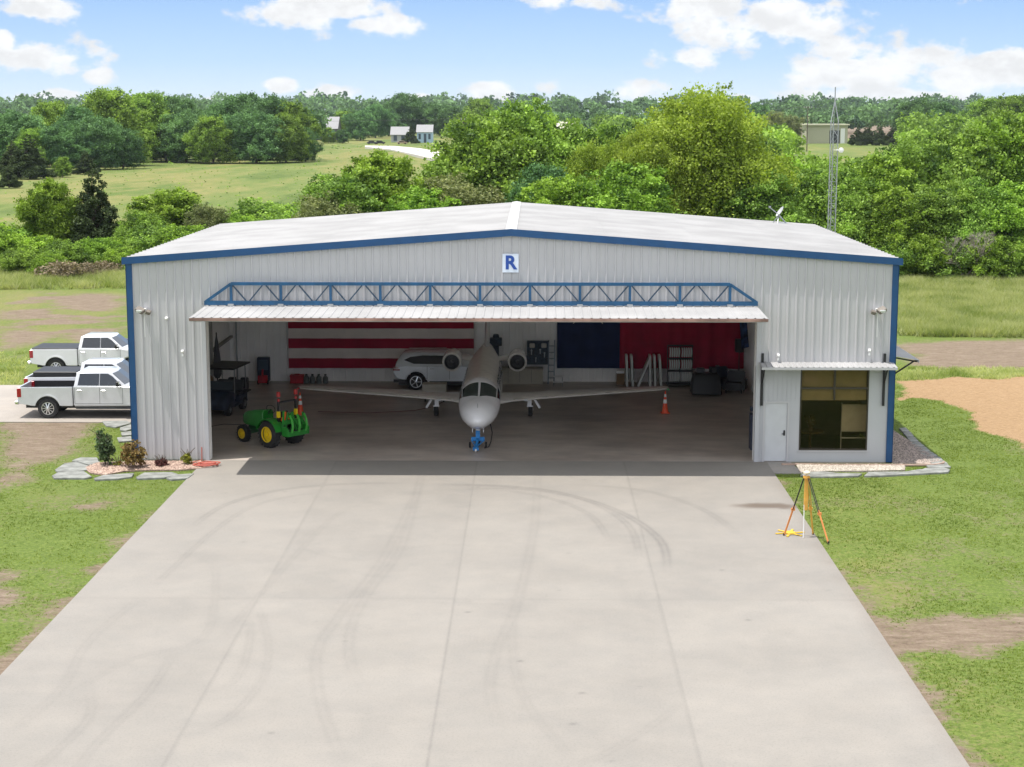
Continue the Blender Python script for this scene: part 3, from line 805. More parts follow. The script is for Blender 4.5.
# canopies
def canopy(name, P, u0, u1, depth, zt, zb, label):
    s = MB(); ribbed(s, u0, u1, lambda a: 0, lambda a: 1, lambda u, o_, v: P(u, 0.03+depth*v, zt+(zb-zt)*v+o_*0.7), pitch=0.2)
    c = s.build(name, M['roof_panel'], hg); c['label'] = label
    a = MB(); 
    pts = [P(u0, depth+0.02, zb), P(u1, depth+0.02, zb)]
    a.bar((pts[0][0], pts[0][1], pts[0][2]-0.04), (pts[1][0], pts[1][1], pts[1][2]-0.04), 0.03, 0.09)
    a.build('canopy_edge', M['white_panel'], c)
    for u in (u0+0.12, u1-0.32):
        b = MB()
        b.bar(P(u, 0.06, zt-1.55), P(u, 0.06, zt+0.32), 0.08, 0.08)
        b.bar(P(u, 0.06, zt-0.75), P(u, depth*0.85, zb-0.05), 0.05, 0.05)
        b.bar(P(u, 0.06, zt-0.06), P(u, depth*0.97, zb-0.06), 0.05, 0.05)
        b.build('canopy_bracket', M['black'], c)
    return c
canopy('canopy', lambda u, o_, v: (u, -o_, v), OR+0.10, W-0.02, 0.72, 3.60, 3.52, 'narrow ribbed white canopy over the office door and window')
c2 = canopy('canopy', lambda u, o_, v: (W+0.04+o_, u, v), 0.75, 8.5, 1.0, 3.72, 3.56, 'canopy on the right side wall')
register(hg)

# wall fittings
def flood(loc, sx, label):
    t = thing('floodlight', label, 'wall light', loc, 0, 'wall floodlights')
    s = MB(); s.box((0, -0.08, 0), (0.14, 0.16, 0.14)); s.tube((0, -0.1, 0), (0, -0.1, -0.95), 0.012, n=6); s.build('mount', M['white'], t)
    s = MB(); s.box((sx*0.10, -0.26, 0.03), (0.30, 0.22, 0.13), (math.radians(25), math.radians(-22*sx), math.radians(20*sx))); s.box((-sx*0.16, -0.16, -0.06), (0.16, 0.16, 0.12), (0.4, 0.3, 0)); s.build('lamp_head', mat('bronze_head', (0.16, 0.14, 0.12), 0.5), t, bevel=0.01)
    s = MB(); s.box((sx*0.12, -0.375, 0.0), (0.22, 0.02, 0.09), (math.radians(25), 0, math.radians(20*sx))); s.build('lens', M['lens'], t)
    return t
flood((XZ(877, 310, 0)[0], -0.035, XZ(877, 310, 0)[1]), 1, 'bronze floodlight high on the wall right of the big door')
flood((XZ(145, 310, 0)[0], -0.035, XZ(145, 310, 0)[1]), -1, 'bronze floodlight high on the wall left of the big door')
k = 0
for (px, py, lb) in ((167,318,'small white dome camera on the left wall beside the floodlight'),(183,351,'small white box low on the left wall by the open door'),
                     (778,355,'small white fixture above the left end of the office canopy'),(869,350,'small white fixture above the right end of the office canopy')):
    x, z = XZ(px, py, 0)
    s = MB(); s.box((0, -0.03, 0), (0.10, 0.06, 0.10)); s.ball((0, -0.09, 0.0), 0.055)
    if py > 345: s.box((0, -0.04, -0.13), (0.06, 0.05, 0.10))
    o = s.build('wall_fixture', M['white'], None, smooth=40); o.location = (x, -0.034, z); tag(o, lb, 'wall fixture')

# letter sign
sg = thing('letter_sign', 'square white sign with a blue capital R under the gable peak', 'sign', (-0.02, -0.036, XZ(510, 263, 0)[1]))
s = MB(); s.bb(-0.285, 0.285, -0.03, 0.0, -0.33, 0.33); s.build('sign_plate', mat('sign_white', (0.62, 0.68, 0.78), 0.4), sg, bevel=0.004)
tcv = bpy.data.curves.new('letter', 'FONT'); tcv.body = 'R'; tcv.size = 0.66; tcv.align_x = 'CENTER'; tcv.align_y = 'CENTER'; tcv.offset = 0.022; tcv.extrude = 0.004
tmp = bpy.data.objects.new('letter_tmp', tcv); COL.objects.link(tmp)
bpy.context.view_layer.update()
dg = bpy.context.evaluated_depsgraph_get()
lm = bpy.data.meshes.new_from_object(tmp.evaluated_get(dg)); bpy.data.objects.remove(tmp)
lm.materials.clear(); lm.materials.append(mat('letter_blue', (0.012, 0.06, 0.30), 0.4))
lo_ = bpy.data.objects.new('letter', lm); COL.objects.link(lo_); lo_.parent = sg; lo_.rotation_euler = (math.pi/2, 0, 0); lo_.location = (0, -0.038, 0.0)

# satellite dish on the roof
dx, dz = XZ(781, 216, 17.4)
t = thing('satellite_dish', 'small grey satellite dish on the back of the roof', 'satellite dish', (dx-0.1, 17.4, roofz(dx)+0.06))
s = MB(); s.tube((-0.25, 0.2, 0), (0.0, 0, 0.35), 0.025); s.tube((0.35, 0, 0), (0, 0, 0.38), 0.03); s.tube((-0.1, -0.3, 0), (0, 0, 0.36), 0.025); s.bb(-0.35, 0.4, -0.25, 0.25, -0.02, 0.02); s.build('mast', M['galv'], t)
s = MB(); prof = [(0.13*(r/0.34)**2, r) for r in (0.01, 0.1, 0.2, 0.27)] + [(0.075, 0.26), (0.02, 0.1), (0.0, 0.01)]
s.lathe(prof, (0.1, 0.0, 0.5), (-0.8, -0.1, 0.55), n=20); s.build('dish', mat('dish_grey', (0.42, 0.43, 0.44), 0.5), t, smooth=40)
s = MB(); s.tube((0.05, -0.05, 0.35), (-0.42, -0.05, 0.72), 0.018); s.box((-0.42, -0.05, 0.74), (0.1, 0.07, 0.09)); s.build('feed_arm', M['galv'], t)

# radio tower
tx, _ = XZ(831, 234, 24)
_, ztop = XZ(834, 101, 24); _, ztip = XZ(834, 87, 24)
t = thing('radio_tower', 'tall slender galvanised lattice radio tower behind the hangar', 'tower', (tx, 24, 0))
s = MB(); wv = 0.21
lean = (XZ(835, 101, 24)[0]-tx)/ztop
corner = [(wv*math.cos(a), wv*math.sin(a)) for a in (math.pi/2, math.pi*7/6, math.pi*11/6)]
zz = np.arange(0, ztop-1.0, 0.36)
cp = lambda c, z: (c[0]+lean*z, c[1], z)
for c in corner: s.tube(cp(c, 0), cp(c, ztop-1.0), 0.026, n=6)
for c in corner: s.tube(cp(c, ztop-1.0), (lean*ztop, 0, ztop), 0.024, n=6)
s.build('lattice_legs', M['galv'], t)
s = MB()
for i, z in enumerate(zz[:-1]):
    for a in range(3):
        c0 = corner[a]; c1 = corner[(a+1) % 3]
        s.tube(cp(c0, z), cp(c1, z), 0.010, n=4, cap=False)
        s.tube(cp(c0, z) if i % 2 else cp(c1, z), cp(c1, z+0.36) if i % 2 else cp(c0, z+0.36), 0.010, n=4, cap=False)
s.build('lattice_bracing', M['galv'], t)
s = MB(); s.tube((lean*ztop, 0, ztop-0.3), (lean*ztop, 0, ztip), 0.03); s.build('antenna', M['galv'], t)
qx, qz = XZ(840, 150, 24); s = MB(); s.lathe([(0, 0.02), (0.03, 0.12), (0.06, 0.13), (0.08, 0.02)], (qx-tx, -0.25, qz), (0, -1, 0), n=18, caps=True); s.tube((lean*qz, 0, qz), (qx-tx, -0.25, qz), 0.02); s.build('dish', M['white'], t, smooth=40)
# ------------------------------------------------------------------ vehicles
def wheel(parent, c, r, w, face, rimm, rf=0.62, spokes=10, name='wheel', tyre=None, hubm=None):
    """c: wheel centre, face: +1/-1 outer side along y"""
    s = MB()
    prof = [(-w/2, r*rf), (-w/2, r*0.90), (-w*0.38, r*0.985), (-w*0.2, r), (w*0.2, r), (w*0.38, r*0.985), (w/2, r*0.90), (w/2, r*rf), (w*0.2, r*rf*0.97), (-w*0.2, r*rf*0.97), (-w/2, r*rf)]
    s.lathe(prof, c, (0, 1, 0), n=32)
    t = s.build(name, tyre or M['tyre'], parent, smooth=35)
    s = MB(); yo = c[1]+face*w*0.40
    s.lathe([(0.0, r*rf*1.0), (face*w*0.12, r*rf*1.0), (face*w*0.12, r*rf*0.90), (0.0, r*rf*0.88)], (c[0], yo-face*0.01, c[2]), (0, 1, 0), n=32)
    for k in range(spokes):
        a = 2*math.pi*k/spokes
        p0 = (c[0]+math.cos(a)*r*rf*0.12, yo+face*0.03, c[2]+math.sin(a)*r*rf*0.12)
        p1 = (c[0]+math.cos(a)*r*rf*0.95, yo+face*0.0, c[2]+math.sin(a)*r*rf*0.95)
        s.bar(p0, p1, r*rf*0.17, 0.03)
    s.lathe([(0, r*rf*0.22), (face*0.05, r*rf*0.2), (face*0.06, 0.001)], (c[0], yo, c[2]), (0, 1, 0), n=14)
    s.build('rim', rimm, t, smooth=30)
    s = MB(); s.lathe([(0, r*rf*0.97), (0.001, 0.002)], (c[0], c[1]+face*w*0.12, c[2]), (0, face, 0), n=24); s.build('brake', M['black'], t)
    return t

def archpts(cx, r, zc, z0, n=12):
    """points left to right over a wheel arch opening, starting and ending at height z0"""
    a0 = math.asin((z0-zc)/r) if abs(z0-zc) < r else 0
    pts = []
    for i in range(n+1):
        a = math.pi-a0-(math.pi-2*a0)*i/n
        pts.append((cx+r*math.cos(a), zc+r*math.sin(a)))
    return pts

def pickup(name, label, paint, loc, rz, wheelbase=3.85, tonneau=True, bedtool=False, r=0.42, group=None):
    t = thing(name, label, 'pickup truck', loc, rz, group)
    wb = wheelbase; z0 = 0.52
    for side in (-1, 1):    # bed sides
        s = MB()
        poly = [(-1.18, 0.62), (-0.62, z0)] + archpts(0, 0.53, r, z0) + [(1.03, z0), (1.03, 1.31), (-1.18, 1.29), (-1.22, 1.0)]
        a, b = sorted((side*0.93, side*1.0))
        s.prism(poly, 'y', a, b)
        s.build('bed_side', paint, t, bevel=0.02, seg=2, smooth=35)
        s = MB()     # wheel arch lip
        ring = archpts(0, 0.57, r, z0+0.02, 14); ring2 = archpts(0, 0.515, r, z0+0.02, 14)
        s.prism(ring+ring2[::-1], 'y', *sorted((side*1.0, side*1.025)))
        s.build('fender_lip', paint, t, smooth=35)
    s = MB(); s.bb(-1.16, 1.02, -0.93, 0.93, 0.62, 0.78); s.bb(0.96, 1.02, -0.93, 0.93, 0.78, 1.28); s.bb(-1.16, 0.96, -0.925, -0.90, 0.78, 1.27); s.bb(-1.16, 0.96, 0.90, 0.925, 0.78, 1.27); s.build('bed_floor', M['black'], t)
    s = MB(); s.bb(-1.235, -1.165, -0.80, 0.80, 0.66, 1.28); s.build('tailgate', paint, t, bevel=0.015)
    if tonneau:
        s = MB(); s.bb(-1.15, 1.01, -0.92, 0.92, 1.295, 1.34); s.build('bed_cover', M['black'], t, bevel=0.01)
    if bedtool:
        s = MB(); s.bb(-0.9, 0.95, -0.80, 0.80, 1.20, 1.50); s.build('tool_box', M['black'], t, bevel=0.02)
    # cab and nose
    s = MB()
    x1 = wb+0.95
    poly = [(1.06, z0-0.02)] + archpts(wb, 0.53, r, z0) + [(x1-0.05, z0), (x1, 0.80), (x1-0.02, 1.14), (x1-0.20, 1.24), (wb-0.3, 1.32), (3.16, 1.36), (1.06, 1.35)]
    s.prism(poly, 'y', -0.99, 0.99); body = s.build('cab', paint, t, bevel=0.045, seg=3, smooth=40)
    zb, zt = 1.33, 1.92
    B = [(1.09, 0.955), (3.22, 0.955)]; T = [(1.20, 0.76), (2.50, 0.76)]
    s = MB()
    mid = 0.9
    rings = []
    for (f, dx, dy) in ((0, 0, 0), (0.90, 0, 0), (1.0, 0.10, 0.10)):
        z = zb+(zt-zb)*min(f*1.02, 1); k = min(f, 0.97)
        xa_ = B[0][0]+(T[0][0]-B[0][0])*k+dx; xb_ = B[1][0]+(T[1][0]-B[1][0])*k-dx*1.4; yy = B[0][1]+(T[0][1]-B[0][1])*k-dy
        rings.append([(xa_, -yy, z), (xb_, -yy+0.03, z), (xb_+0.07, 0, z), (xb_, yy-0.03, z), (xa_, yy, z)])
    s.loft(rings); s.build('roof', paint, t, smooth=25, bevel=0.012)
    def sp(x, z, sd, off=0.006):
        k = (z-zb)/(zt-zb); return (x, sd*(B[0][1]+(T[0][1]-B[0][1])*k+off), z)
    for sd in (-1, 1):
        for (pl_, nm) in (([(1.24, 1.37), (2.11, 1.37), (2.11, 1.83), (1.32, 1.83)], 'window'), ([(2.14, 1.37), (3.04, 1.37), (2.64, 1.73), (2.46, 1.83), (2.14, 1.83)], 'window')):
            s = MB(); s.add([sp(x, z, sd) for x, z in pl_]+[sp(x, z, sd, -0.01) for x, z in pl_], [tuple(range(len(pl_))), tuple(reversed(range(len(pl_), 2*len(pl_))))]+[(i, (i+1) % len(pl_), len(pl_)+(i+1) % len(pl_), len(pl_)+i) for i in range(len(pl_))])
            s.build(nm, M['tinted'], t)
        s = MB(); s.box((2.92, sd*1.09, 1.45), (0.12, 0.20, 0.20)); s.box((2.98, sd*1.00, 1.39), (0.06, 0.10, 0.05))
        s.build('mirror', M['black'], t, bevel=0.02)
        s = MB(); s.box((2.975, sd*1.09, 1.50), (0.03, 0.18, 0.10)); s.build('mirror_cap', M['chrome'], t)
        for hx in (1.32, 2.30):
            s = MB(); s.box((hx, sd*1.01, 1.16), (0.17, 0.03, 0.035)); s.build('door_handle', M['chrome'], t, bevel=0.006)
        s = MB()
        for sx_ in (1.12, 2.14, 3.08): s.bb(sx_-0.006, sx_+0.006, *sorted((sd*0.985, sd*0.993)), 0.62, 1.30)
        s.bb(1.12, 3.08, *sorted((sd*0.985, sd*0.993)), 0.615, 0.627)
        s.build('door_seam', M['dark'], t)
        s = MB(); s.bb(1.15, wb-0.56, *sorted((sd*0.88, sd*0.985)), 0.40, 0.47); s.build('side_step', M['dark'], t)
        s = MB(); s.bb(-1.24, -1.06, *sorted((sd*0.82, sd*1.006)), 0.88, 1.25); s.build('tail_light', M['tail'], t, bevel=0.01)
        s = MB(); s.bb(x1-0.20, x1+0.005, *sorted((sd*0.70, sd*0.995)), 0.88, 1.08); s.build('headlight', M['lens'], t, bevel=0.01)
        wheel(t, (0, sd*0.87, r), r, 0.28, sd, M['alloy'])
        wheel(t, (wb, sd*0.87, r), r, 0.28, sd, M['alloy'])
    k0, k1 = 0.12, 0.85
    def fp(k, y, off):
        xb_ = B[1][0]+(T[1][0]-B[1][0])*k; return (xb_+0.07-(abs(y)/0.9)*0.07+off, y, zb+(zt-zb)*k)
    s = MB(); V_ = [fp(k0, -0.86, .012), fp(k0, 0, .012), fp(k0, 0.86, .012), fp(k1, 0.72, .012), fp(k1, 0, .012), fp(k1, -0.72, .012)]
    s.add(V_, [(0, 1, 4, 5), (1, 2, 3, 4)]); s.build('windscreen', M['tinted'], t)
    s = MB(); s.add([(1.10, -0.8, 1.40), (1.10, 0.8, 1.40), (1.165, 0.68, 1.80), (1.165, -0.68, 1.80)], [(0, 1, 2, 3)]); s.build('rear_window', M['tinted'], t)
    s = MB(); s.bb(-1.36, -1.20, -0.97, 0.97, 0.56, 0.72); s.build('rear_bumper', M['chrome'], t, bevel=0.03)
    s = MB(); s.bb(x1-0.02, x1+0.10, -0.97, 0.97, 0.52, 0.74); s.build('front_bumper', M['chrome'], t, bevel=0.03)
    s = MB(); s.bb(x1-0.01, x1+0.02, -0.66, 0.66, 0.76, 1.10); s.build('grille', M['dark'], t)
    s = MB(); s.bb(-1.0, wb+0.6, -0.62, 0.62, 0.38, 0.60); s.tube((0, -0.8, r), (0, 0.8, r), 0.09); s.tube((wb, -0.8, r), (wb, 0.8, r), 0.07); s.build('chassis', M['black'], t)
    return t

yw = 0.87
x, y = G(46.8, 417.5)
pickup('pickup_truck', 'silver crew cab pickup nearest the camera, with an open empty bed', M['silver_car'], (x+0.13, y+0.75, 0), 0.0, 3.95, False)
pickup('pickup_truck', 'white pickup with black box in its bed, parked between the other two trucks', M['white_car'], (x-0.22-0.6+.5, y+3.2, 0.02), 0.0, 3.95, False, True)
x3, y3 = G(57, 372.5)
pickup('pickup_truck', 'white pickup with flat black bed cover, farthest back on the dirt', M['white_car'], (x3+0.28, y3-0.1, -0.02), 0.0, 3.60, True, group=None)

# SUV ----------------------------------------------------------------
def suv(loc, rz):
    t = thing('suv', 'pale blue white SUV parked by the striped flag behind the jet', 'SUV', loc, rz)
    wb = 2.95; r = 0.385; z0 = 0.42
    s = MB()
    poly = [(-0.90, 0.52), (-0.55, z0)] + archpts(0, 0.46, r, z0) + [(0.6, 0.36), (wb-0.55, 0.36)] + archpts(wb, 0.46, r, z0) + [(wb+0.80, z0), (wb+0.92, 0.62), (wb+0.86, 0.92), (wb+0.55, 1.03), (wb-0.45, 1.14), (1.5, 1.12), (-0.5, 1.16), (-0.93, 1.08), (-1.03, 0.80)]
    s.prism(poly, 'y', -0.965, 0.965); s.build('body', M['suv_paint'], t, bevel=0.06, seg=3, smooth=45)
    s = MB()
    def ringat(z, xa_, xb_, yy): return [(xa_, -yy*0.9, z), (xa_+0.3, -yy, z), (xb_-0.3, -yy, z), (xb_, -yy*0.8, z), (xb_+0.06, 0, z), (xb_, yy*0.8, z), (xb_-0.3, yy, z), (xa_+0.3, yy, z), (xa_, yy*0.9, z), (xa_-0.04, 0, z)]
    s.loft([ringat(1.10, -0.93, 2.55, 0.93), ringat(1.40, -0.76, 2.10, 0.83), ringat(1.60, -0.60, 1.72, 0.74), ringat(1.67, -0.35, 1.50, 0.62), ringat(1.70, 0.1, 1.1, 0.4)])
    s.build('cabin', M['suv_paint'], t, smooth=60)
    def sy(z): return float(np.interp(z, [1.10, 1.40, 1.60], [0.93, 0.83, 0.74]))
    for sd in (-1, 1):
        pl_ = [(-0.55, 1.36), (-0.10, 1.20), (2.05, 1.17), (1.62, 1.50), (1.45, 1.55), (0.3, 1.56), (-0.25, 1.50)]
        s = MB(); V_ = [(a, sd*(sy(b)+0.008), b) for a, b in pl_]; c = (0.8, sd*(sy(1.38)+0.012), 1.38)
        s.add(V_+[c], [(i, (i+1) % len(pl_), len(pl_)) for i in range(len(pl_))]); s.build('window', M['tinted'], t)
        s = MB(); s.tube((-0.4, sd*0.66, 1.69), (1.3, sd*0.66, 1.70), 0.018); s.build('roof_rail', M['chrome'], t)
        s = MB(); s.bb(-1.03, -0.72, *sorted((sd*0.80, sd*0.972)), 0.90, 0.96); s.bb(-1.03, -0.78, *sorted((sd*0.80, sd*0.972)), 1.0, 1.03); s.build('tail_light', M['tail'], t)
        s = MB(); s.bb(wb+0.55, wb+0.86, *sorted((sd*0.7, sd*0.972)), 0.82, 0.86); s.build('headlight', M['lens'], t)
        s = MB(); s.bb(0.6, wb-0.55, *sorted((sd*0.94, sd*0.972)), 0.345, 0.42); s.bb(-1.0, -0.50, *sorted((sd*0.94, sd*0.972)), 0.36, 0.50); s.build('sill', M['dark'], t)
        s = MB(); s.bb(0.5, 0.512, *sorted((sd*0.96, sd*0.9665)), 0.5, 1.1); s.bb(1.5, 1.512, *sorted((sd*0.96, sd*0.9665)), 0.5, 1.1); s.build('door_seam', M['dark'], t)
        s = MB(); s.box((0.72, sd*0.975, 0.98), (0.18, 0.02, 0.03)); s.box((1.72, sd*0.975, 0.98), (0.18, 0.02, 0.03)); s.build('door_handle', M['chrome'], t)
        s = MB(); s.box((2.05, sd*1.04, 1.18), (0.10, 0.18, 0.12)); s.build('mirror', M['suv_paint'], t, bevel=0.03)
        wheel(t, (0, sd*0.85, r), r, 0.25, sd, M['alloy'], 0.70, 5)
        wheel(t, (wb, sd*0.85, r), r, 0.25, sd, M['alloy'], 0.70, 5)
    s = MB(); s.add([(-0.90, -0.74, 1.18), (-0.90, 0.74, 1.18), (-0.66, 0.62, 1.54), (-0.66, -0.62, 1.54)], [(0, 1, 2, 3)]); s.build('rear_window', M['tinted'], t)
    s = MB(); s.bb(-0.8, wb+0.6, -0.7, 0.7, 0.2, 0.45); s.build('chassis', M['black'], t)
x, y = G(416, 390.5)
suv((x, y+1.0, 0), 0.0)

# jet ----------------------------------------------------------------
jt = thing('business_jet', 'white twin engine business jet with tan reflections tinted on its top parked nose out in the hangar', 'aeroplane', (-1.27, 1.60, 0))
ST = [(0.0, 1.12, .02, .02), (0.10, 1.12, .17, .16), (0.3, 1.13, .32, .29), (0.65, 1.15, .48, .42), (1.1, 1.18, .62, .50), (1.6, 1.20, .71, .54), (2.15, 1.24, .765, .58), (2.55, 1.31, .79, .66), (2.95, 1.39, .80, .745), (3.4, 1.44, .80, .80), (4.2, 1.45, .80, .81),
      (8.6, 1.45, .80, .81), (9.8, 1.52, .76, .76), (11.0, 1.66, .62, .64), (12.2, 1.84, .42, .46), (13.2, 2.0, .24, .28), (13.9, 2.1, .10, .14)]
SA = np.array(ST)
def fus(yv, th, off=0.0):
    """th: angle from the top, positive to +x"""
    zc, hw, hh = (np.interp(yv, SA[:, 0], SA[:, i]) for i in (1, 2, 3))
    return (float((hw+off)*math.sin(th)), yv, float(zc+(hh+off)*math.cos(th)))
ys_ = sorted(set([a[0] for a in ST]+[5.5, 7.0]))
n_ = 36
s = MB(); s.loft([[fus(yv, 2*math.pi*i/n_) for i in range(n_)] for yv in ys_]); fuse = s.build('fuselage', M['jet'], jt, smooth=60)
def patch(mb, y0, y1, t0, t1, ny_=6, nt_=8, off=0.006, y0b=None, y1b=None):
    V_ = []
    for i in range(ny_+1):
        for j in range(nt_+1):
            tj = j/nt_; a = t0+(t1-t0)*tj
            ya = y0+((y0b if y0b is not None else y0)-y0)*tj; yb = y1+((y1b if y1b is not None else y1)-y1)*tj
            V_.append(fus(ya+(yb-ya)*i/ny_, math.radians(a), off))
    mb.add(V_, [(i*(nt_+1)+j, i*(nt_+1)+j+1, (i+1)*(nt_+1)+j+1, (i+1)*(nt_+1)+j) for i in range(ny_) for j in range(nt_)])
s = MB(); patch(s, 3.35, 13.0, -52, 52, 24, 16, 0.004); s.build('top_reflection', M['jet_top'], fuse, smooth=60)
for sd in (-1, 1):
    s = MB(); patch(s, 1.80, 2.92, sd*3, sd*54, off=0.008, y0b=2.32, y1b=2.98); s.build('windscreen', M['cockpit_glass'], fuse, smooth=60)
    s = MB(); patch(s, 2.38, 3.35, sd*58, sd*80, off=0.008, y0b=2.7, y1b=3.25); s.build('side_window', M['cockpit_glass'], fuse, smooth=60)
    s = MB()
    for k in range(6): patch(s, 4.3+k*0.72, 4.62+k*0.72, sd*52, sd*72, 3, 4, 0.009)
    s.build('cabin_windows', M['cockpit_glass'], fuse, smooth=60)
    # wing
    s = MB()
    def airfoil(x, yl, ch, z, th):
        pts = []
        for q in (0, .02, .08, .2, .4, .7, 1.0): pts.append((x, yl+ch*q, z+th*ch*(0.55*math.sqrt(q)*(1-q)*2.2+0.002)))
        for q in (.7, .4, .2, .08, .02): pts.append((x, yl+ch*q, z-th*ch*(0.30*math.sqrt(q)*(1-q)*2.2)))
        return pts
    WS = [(0.2, 5.7, 2.9, 0.80, .13), (0.8, 5.75, 2.75, 0.82, .13), (1.25, 6.15, 2.15, 0.84, .13), (2.6, 6.35, 1.85, 0.93, .12), (5.0, 6.65, 1.45, 1.06, .11), (7.1, 6.92, 1.05, 1.17, .10), (7.5, 7.08, .80, 1.195, .09), (7.6, 7.3, .4, 1.20, .06)]
    s.loft([airfoil(sd*a, b, c, d, e) for a, b, c, d, e in WS]); wing = s.build('wing', M['jet_top'] if False else mat('wing_paint', (0.74, 0.71, 0.68), 0.3, coat=0.4), jt, smooth=50)
    s = MB()
    for (a, b) in zip(WS[2:-2], WS[3:-1]):
        s.add([(sd*a[0], a[1]-.006, a[3]-.015), (sd*b[0], b[1]-.006, b[3]-.015), (sd*b[0], b[1]+.06, b[3]+.055), (sd*a[0], a[1]+.07, a[3]+.085)], [(0, 1, 2, 3)])
    s.build('leading_edge', M['chrome'], wing)
    s = MB(); s.box((sd*1.75, 6.16, 0.88), (0.16, 0.06, 0.08)); s.build('landing_light', M['lens'], wing, bevel=0.02)
    s = MB(); s.box((sd*7.55, 7.02, 1.20), (0.08, 0.25, 0.05)); s.build('wingtip_light', M['red'] if sd < 0 else mat('nav_green', (0.05, 0.3, 0.1), 0.3), wing, bevel=0.01)
    # engine
    ec = (sd*1.38, 9.2, 1.97)
    s = MB()
    s.lathe([(0.55, 0.20), (0.25, 0.31), (0.06, 0.315), (0.0, 0.35), (0.02, 0.375), (0.10, 0.395), (0.5, 0.415), (1.2, 0.41), (2.0, 0.33), (2.35, 0.26), (2.2, 0.22)], ec, (0, 1, 0), n=36)
    eng = s.build('engine', M['jet'], jt, smooth=45)
    s = MB(); s.lathe([(0.02, 0.325), (0.10, 0.308), (0.26, 0.304), (0.5, 0.2)], ec, (0, 1, 0), n=30); s.build('intake_duct', M['black'], eng, smooth=45)
    s = MB(); s.lathe([(0.06, 0.31), (-0.012, 0.352), (0.02, 0.384), (0.09, 0.402)], ec, (0, 1, 0), n=36); s.build('intake_lip', mat('polished_lip', (.85, .83, .80), .35, .2), eng, smooth=50)
    s = MB(); s.lathe([(0.28, 0.001), (0.32, 0.305)], ec, (0, 1, 0), n=30)
    for k in range(20):
        a = 2*math.pi*k/20
        s.bar((ec[0]+math.cos(a)*.08, ec[1]+.26, ec[2]+math.sin(a)*.08), (ec[0]+math.cos(a+.15)*.28, ec[1]+.27, ec[2]+math.sin(a+.15)*.28), 0.03, 0.012)
    s.build('fan', mat('fan_dark', (.02, .02, .022), .5), eng)
    s = MB(); s.lathe([(0.12, 0.002), (0.18, 0.05), (0.27, 0.09)], ec, (0, 1, 0), n=16); s.build('spinner', M['steel'], eng, smooth=40)
    s = MB(); s.loft([[(sd*x_, y_, z_) for (y_, z_) in ((9.75, zz_), (10.1, zz_+.07), (11.0, zz_+.06), (11.3, zz_), (11.0, zz_-.06), (10.1, zz_-.07))] for x_, zz_ in ((0.55, 1.95), (1.03, 2.02))]); s.build('pylon', M['jet'], jt, smooth=50)
    # tailplane
    s = MB(); s.loft([airfoil(sd*a, b, c, d, e) for a, b, c, d, e in ((0.0, 13.1, 1.25, 4.15, .1), (2.5, 13.7, .75, 4.2, .09), (2.62, 13.85, .5, 4.2, .07))]); s.build('tailplane', M['jet'], jt, smooth=50)
    # main gear
    gx = sd*1.92
    s = MB(); s.tube((gx, 7.25, 0.86), (gx, 7.2, 0.50), 0.06); s.tube((gx, 7.2, 0.50), (gx+sd*0.05, 7.42, 0.27), 0.05); s.bar((gx+sd*0.16, 7.1, 0.80), (gx+sd*0.40, 7.1, 0.40), 0.03, 0.09); s.box((gx-sd*0.02, 7.12, 0.62), (0.17, 0.05, 0.30)); s.box((gx, 7.16, 0.46), (0.26, 0.04, 0.05))
    gear = s.build('main_gear', M['jet'], jt)
    wheel(gear, (0, 0, 0), 0.27, 0.18, sd, M['alloy'], 0.55, 6); w_ = [o for o in COL.objects if o.parent == gear][-1]
    w_.rotation_euler = (0, 0, -math.pi/2); w_.location = (gx+sd*0.02, 7.42, 0.27)
s = MB(); s.loft([[fus(yv, math.radians(a), 0.03) for a in (110, 130, 150, 165, 180, 195, 210, 230, 250)]+[(0, yv, 1.2)] for yv in (5.3, 5.8, 6.5, 8.3, 9.0, 9.5)]); 
s.build('belly_fairing', M['jet'], jt, smooth=50)
s = MB()
fin = [(11.0, 2.15), (11.6, 2.35), (12.9, 4.15), (13.2, 4.28), (14.35, 4.28), (13.85, 2.2)]
s.add([(0, a, b) for a, b in fin]+[(0.075, 12.1, 2.3), (-0.075, 12.1, 2.3), (0.05, 13.5, 4.2), (-0.05, 13.5, 4.2)], [])
s.v = s.v; s.f = []
L_ = [(11.2, 2.1), (12.0, 2.6), (12.7, 3.6), (13.1, 4.25)]; R_ = [(13.8, 2.1), (13.9, 2.6), (14.15, 3.6), (14.35, 4.25)]
s = MB(); s.loft([[(0, l[0], l[1]), (.12, l[0]+.35, l[1]), (.12, l[0]+1.0, l[1]), (0, r_[0], r_[1]), (-.08, l[0]+1.0, l[1]), (-.08, l[0]+.35, l[1])] for l, r_ in zip(L_, R_)]); s.build('tail_fin', M['jet'], jt, smooth=50)
s = MB(); s.tube((0, 1.0, 0.86), (0, 1.12, 0.30), 0.055); s.tube((0, 1.12, 0.42), (0, 1.12, 0.22), 0.08); s.box((0.20, 1.1, 0.72), (0.02, 0.55, 0.30)); s.box((-0.20, 1.1, 0.72), (0.02, 0.55, 0.30)); s.box((0, 1.0, 0.66), (0.16, 0.10, 0.22))
ng = s.build('nose_gear', M['jet'], jt)
wheel(ng, (0, 0, 0), 0.21, 0.14, 1, M['alloy'], 0.55, 6); w_ = [o for o in COL.objects if o.parent == ng][-1]; w_.rotation_euler = (0, 0, -math.pi/2); w_.location = (0, 1.12, 0.21)
s = MB(); s.tube((0.0, 0.55, 1.55), (0.0, 0.50, 1.72), 0.012); s.tube((0, 2.6, 1.95), (0, 2.6, 1.96), 0.01); s.build('probe', M['steel'], fuse)
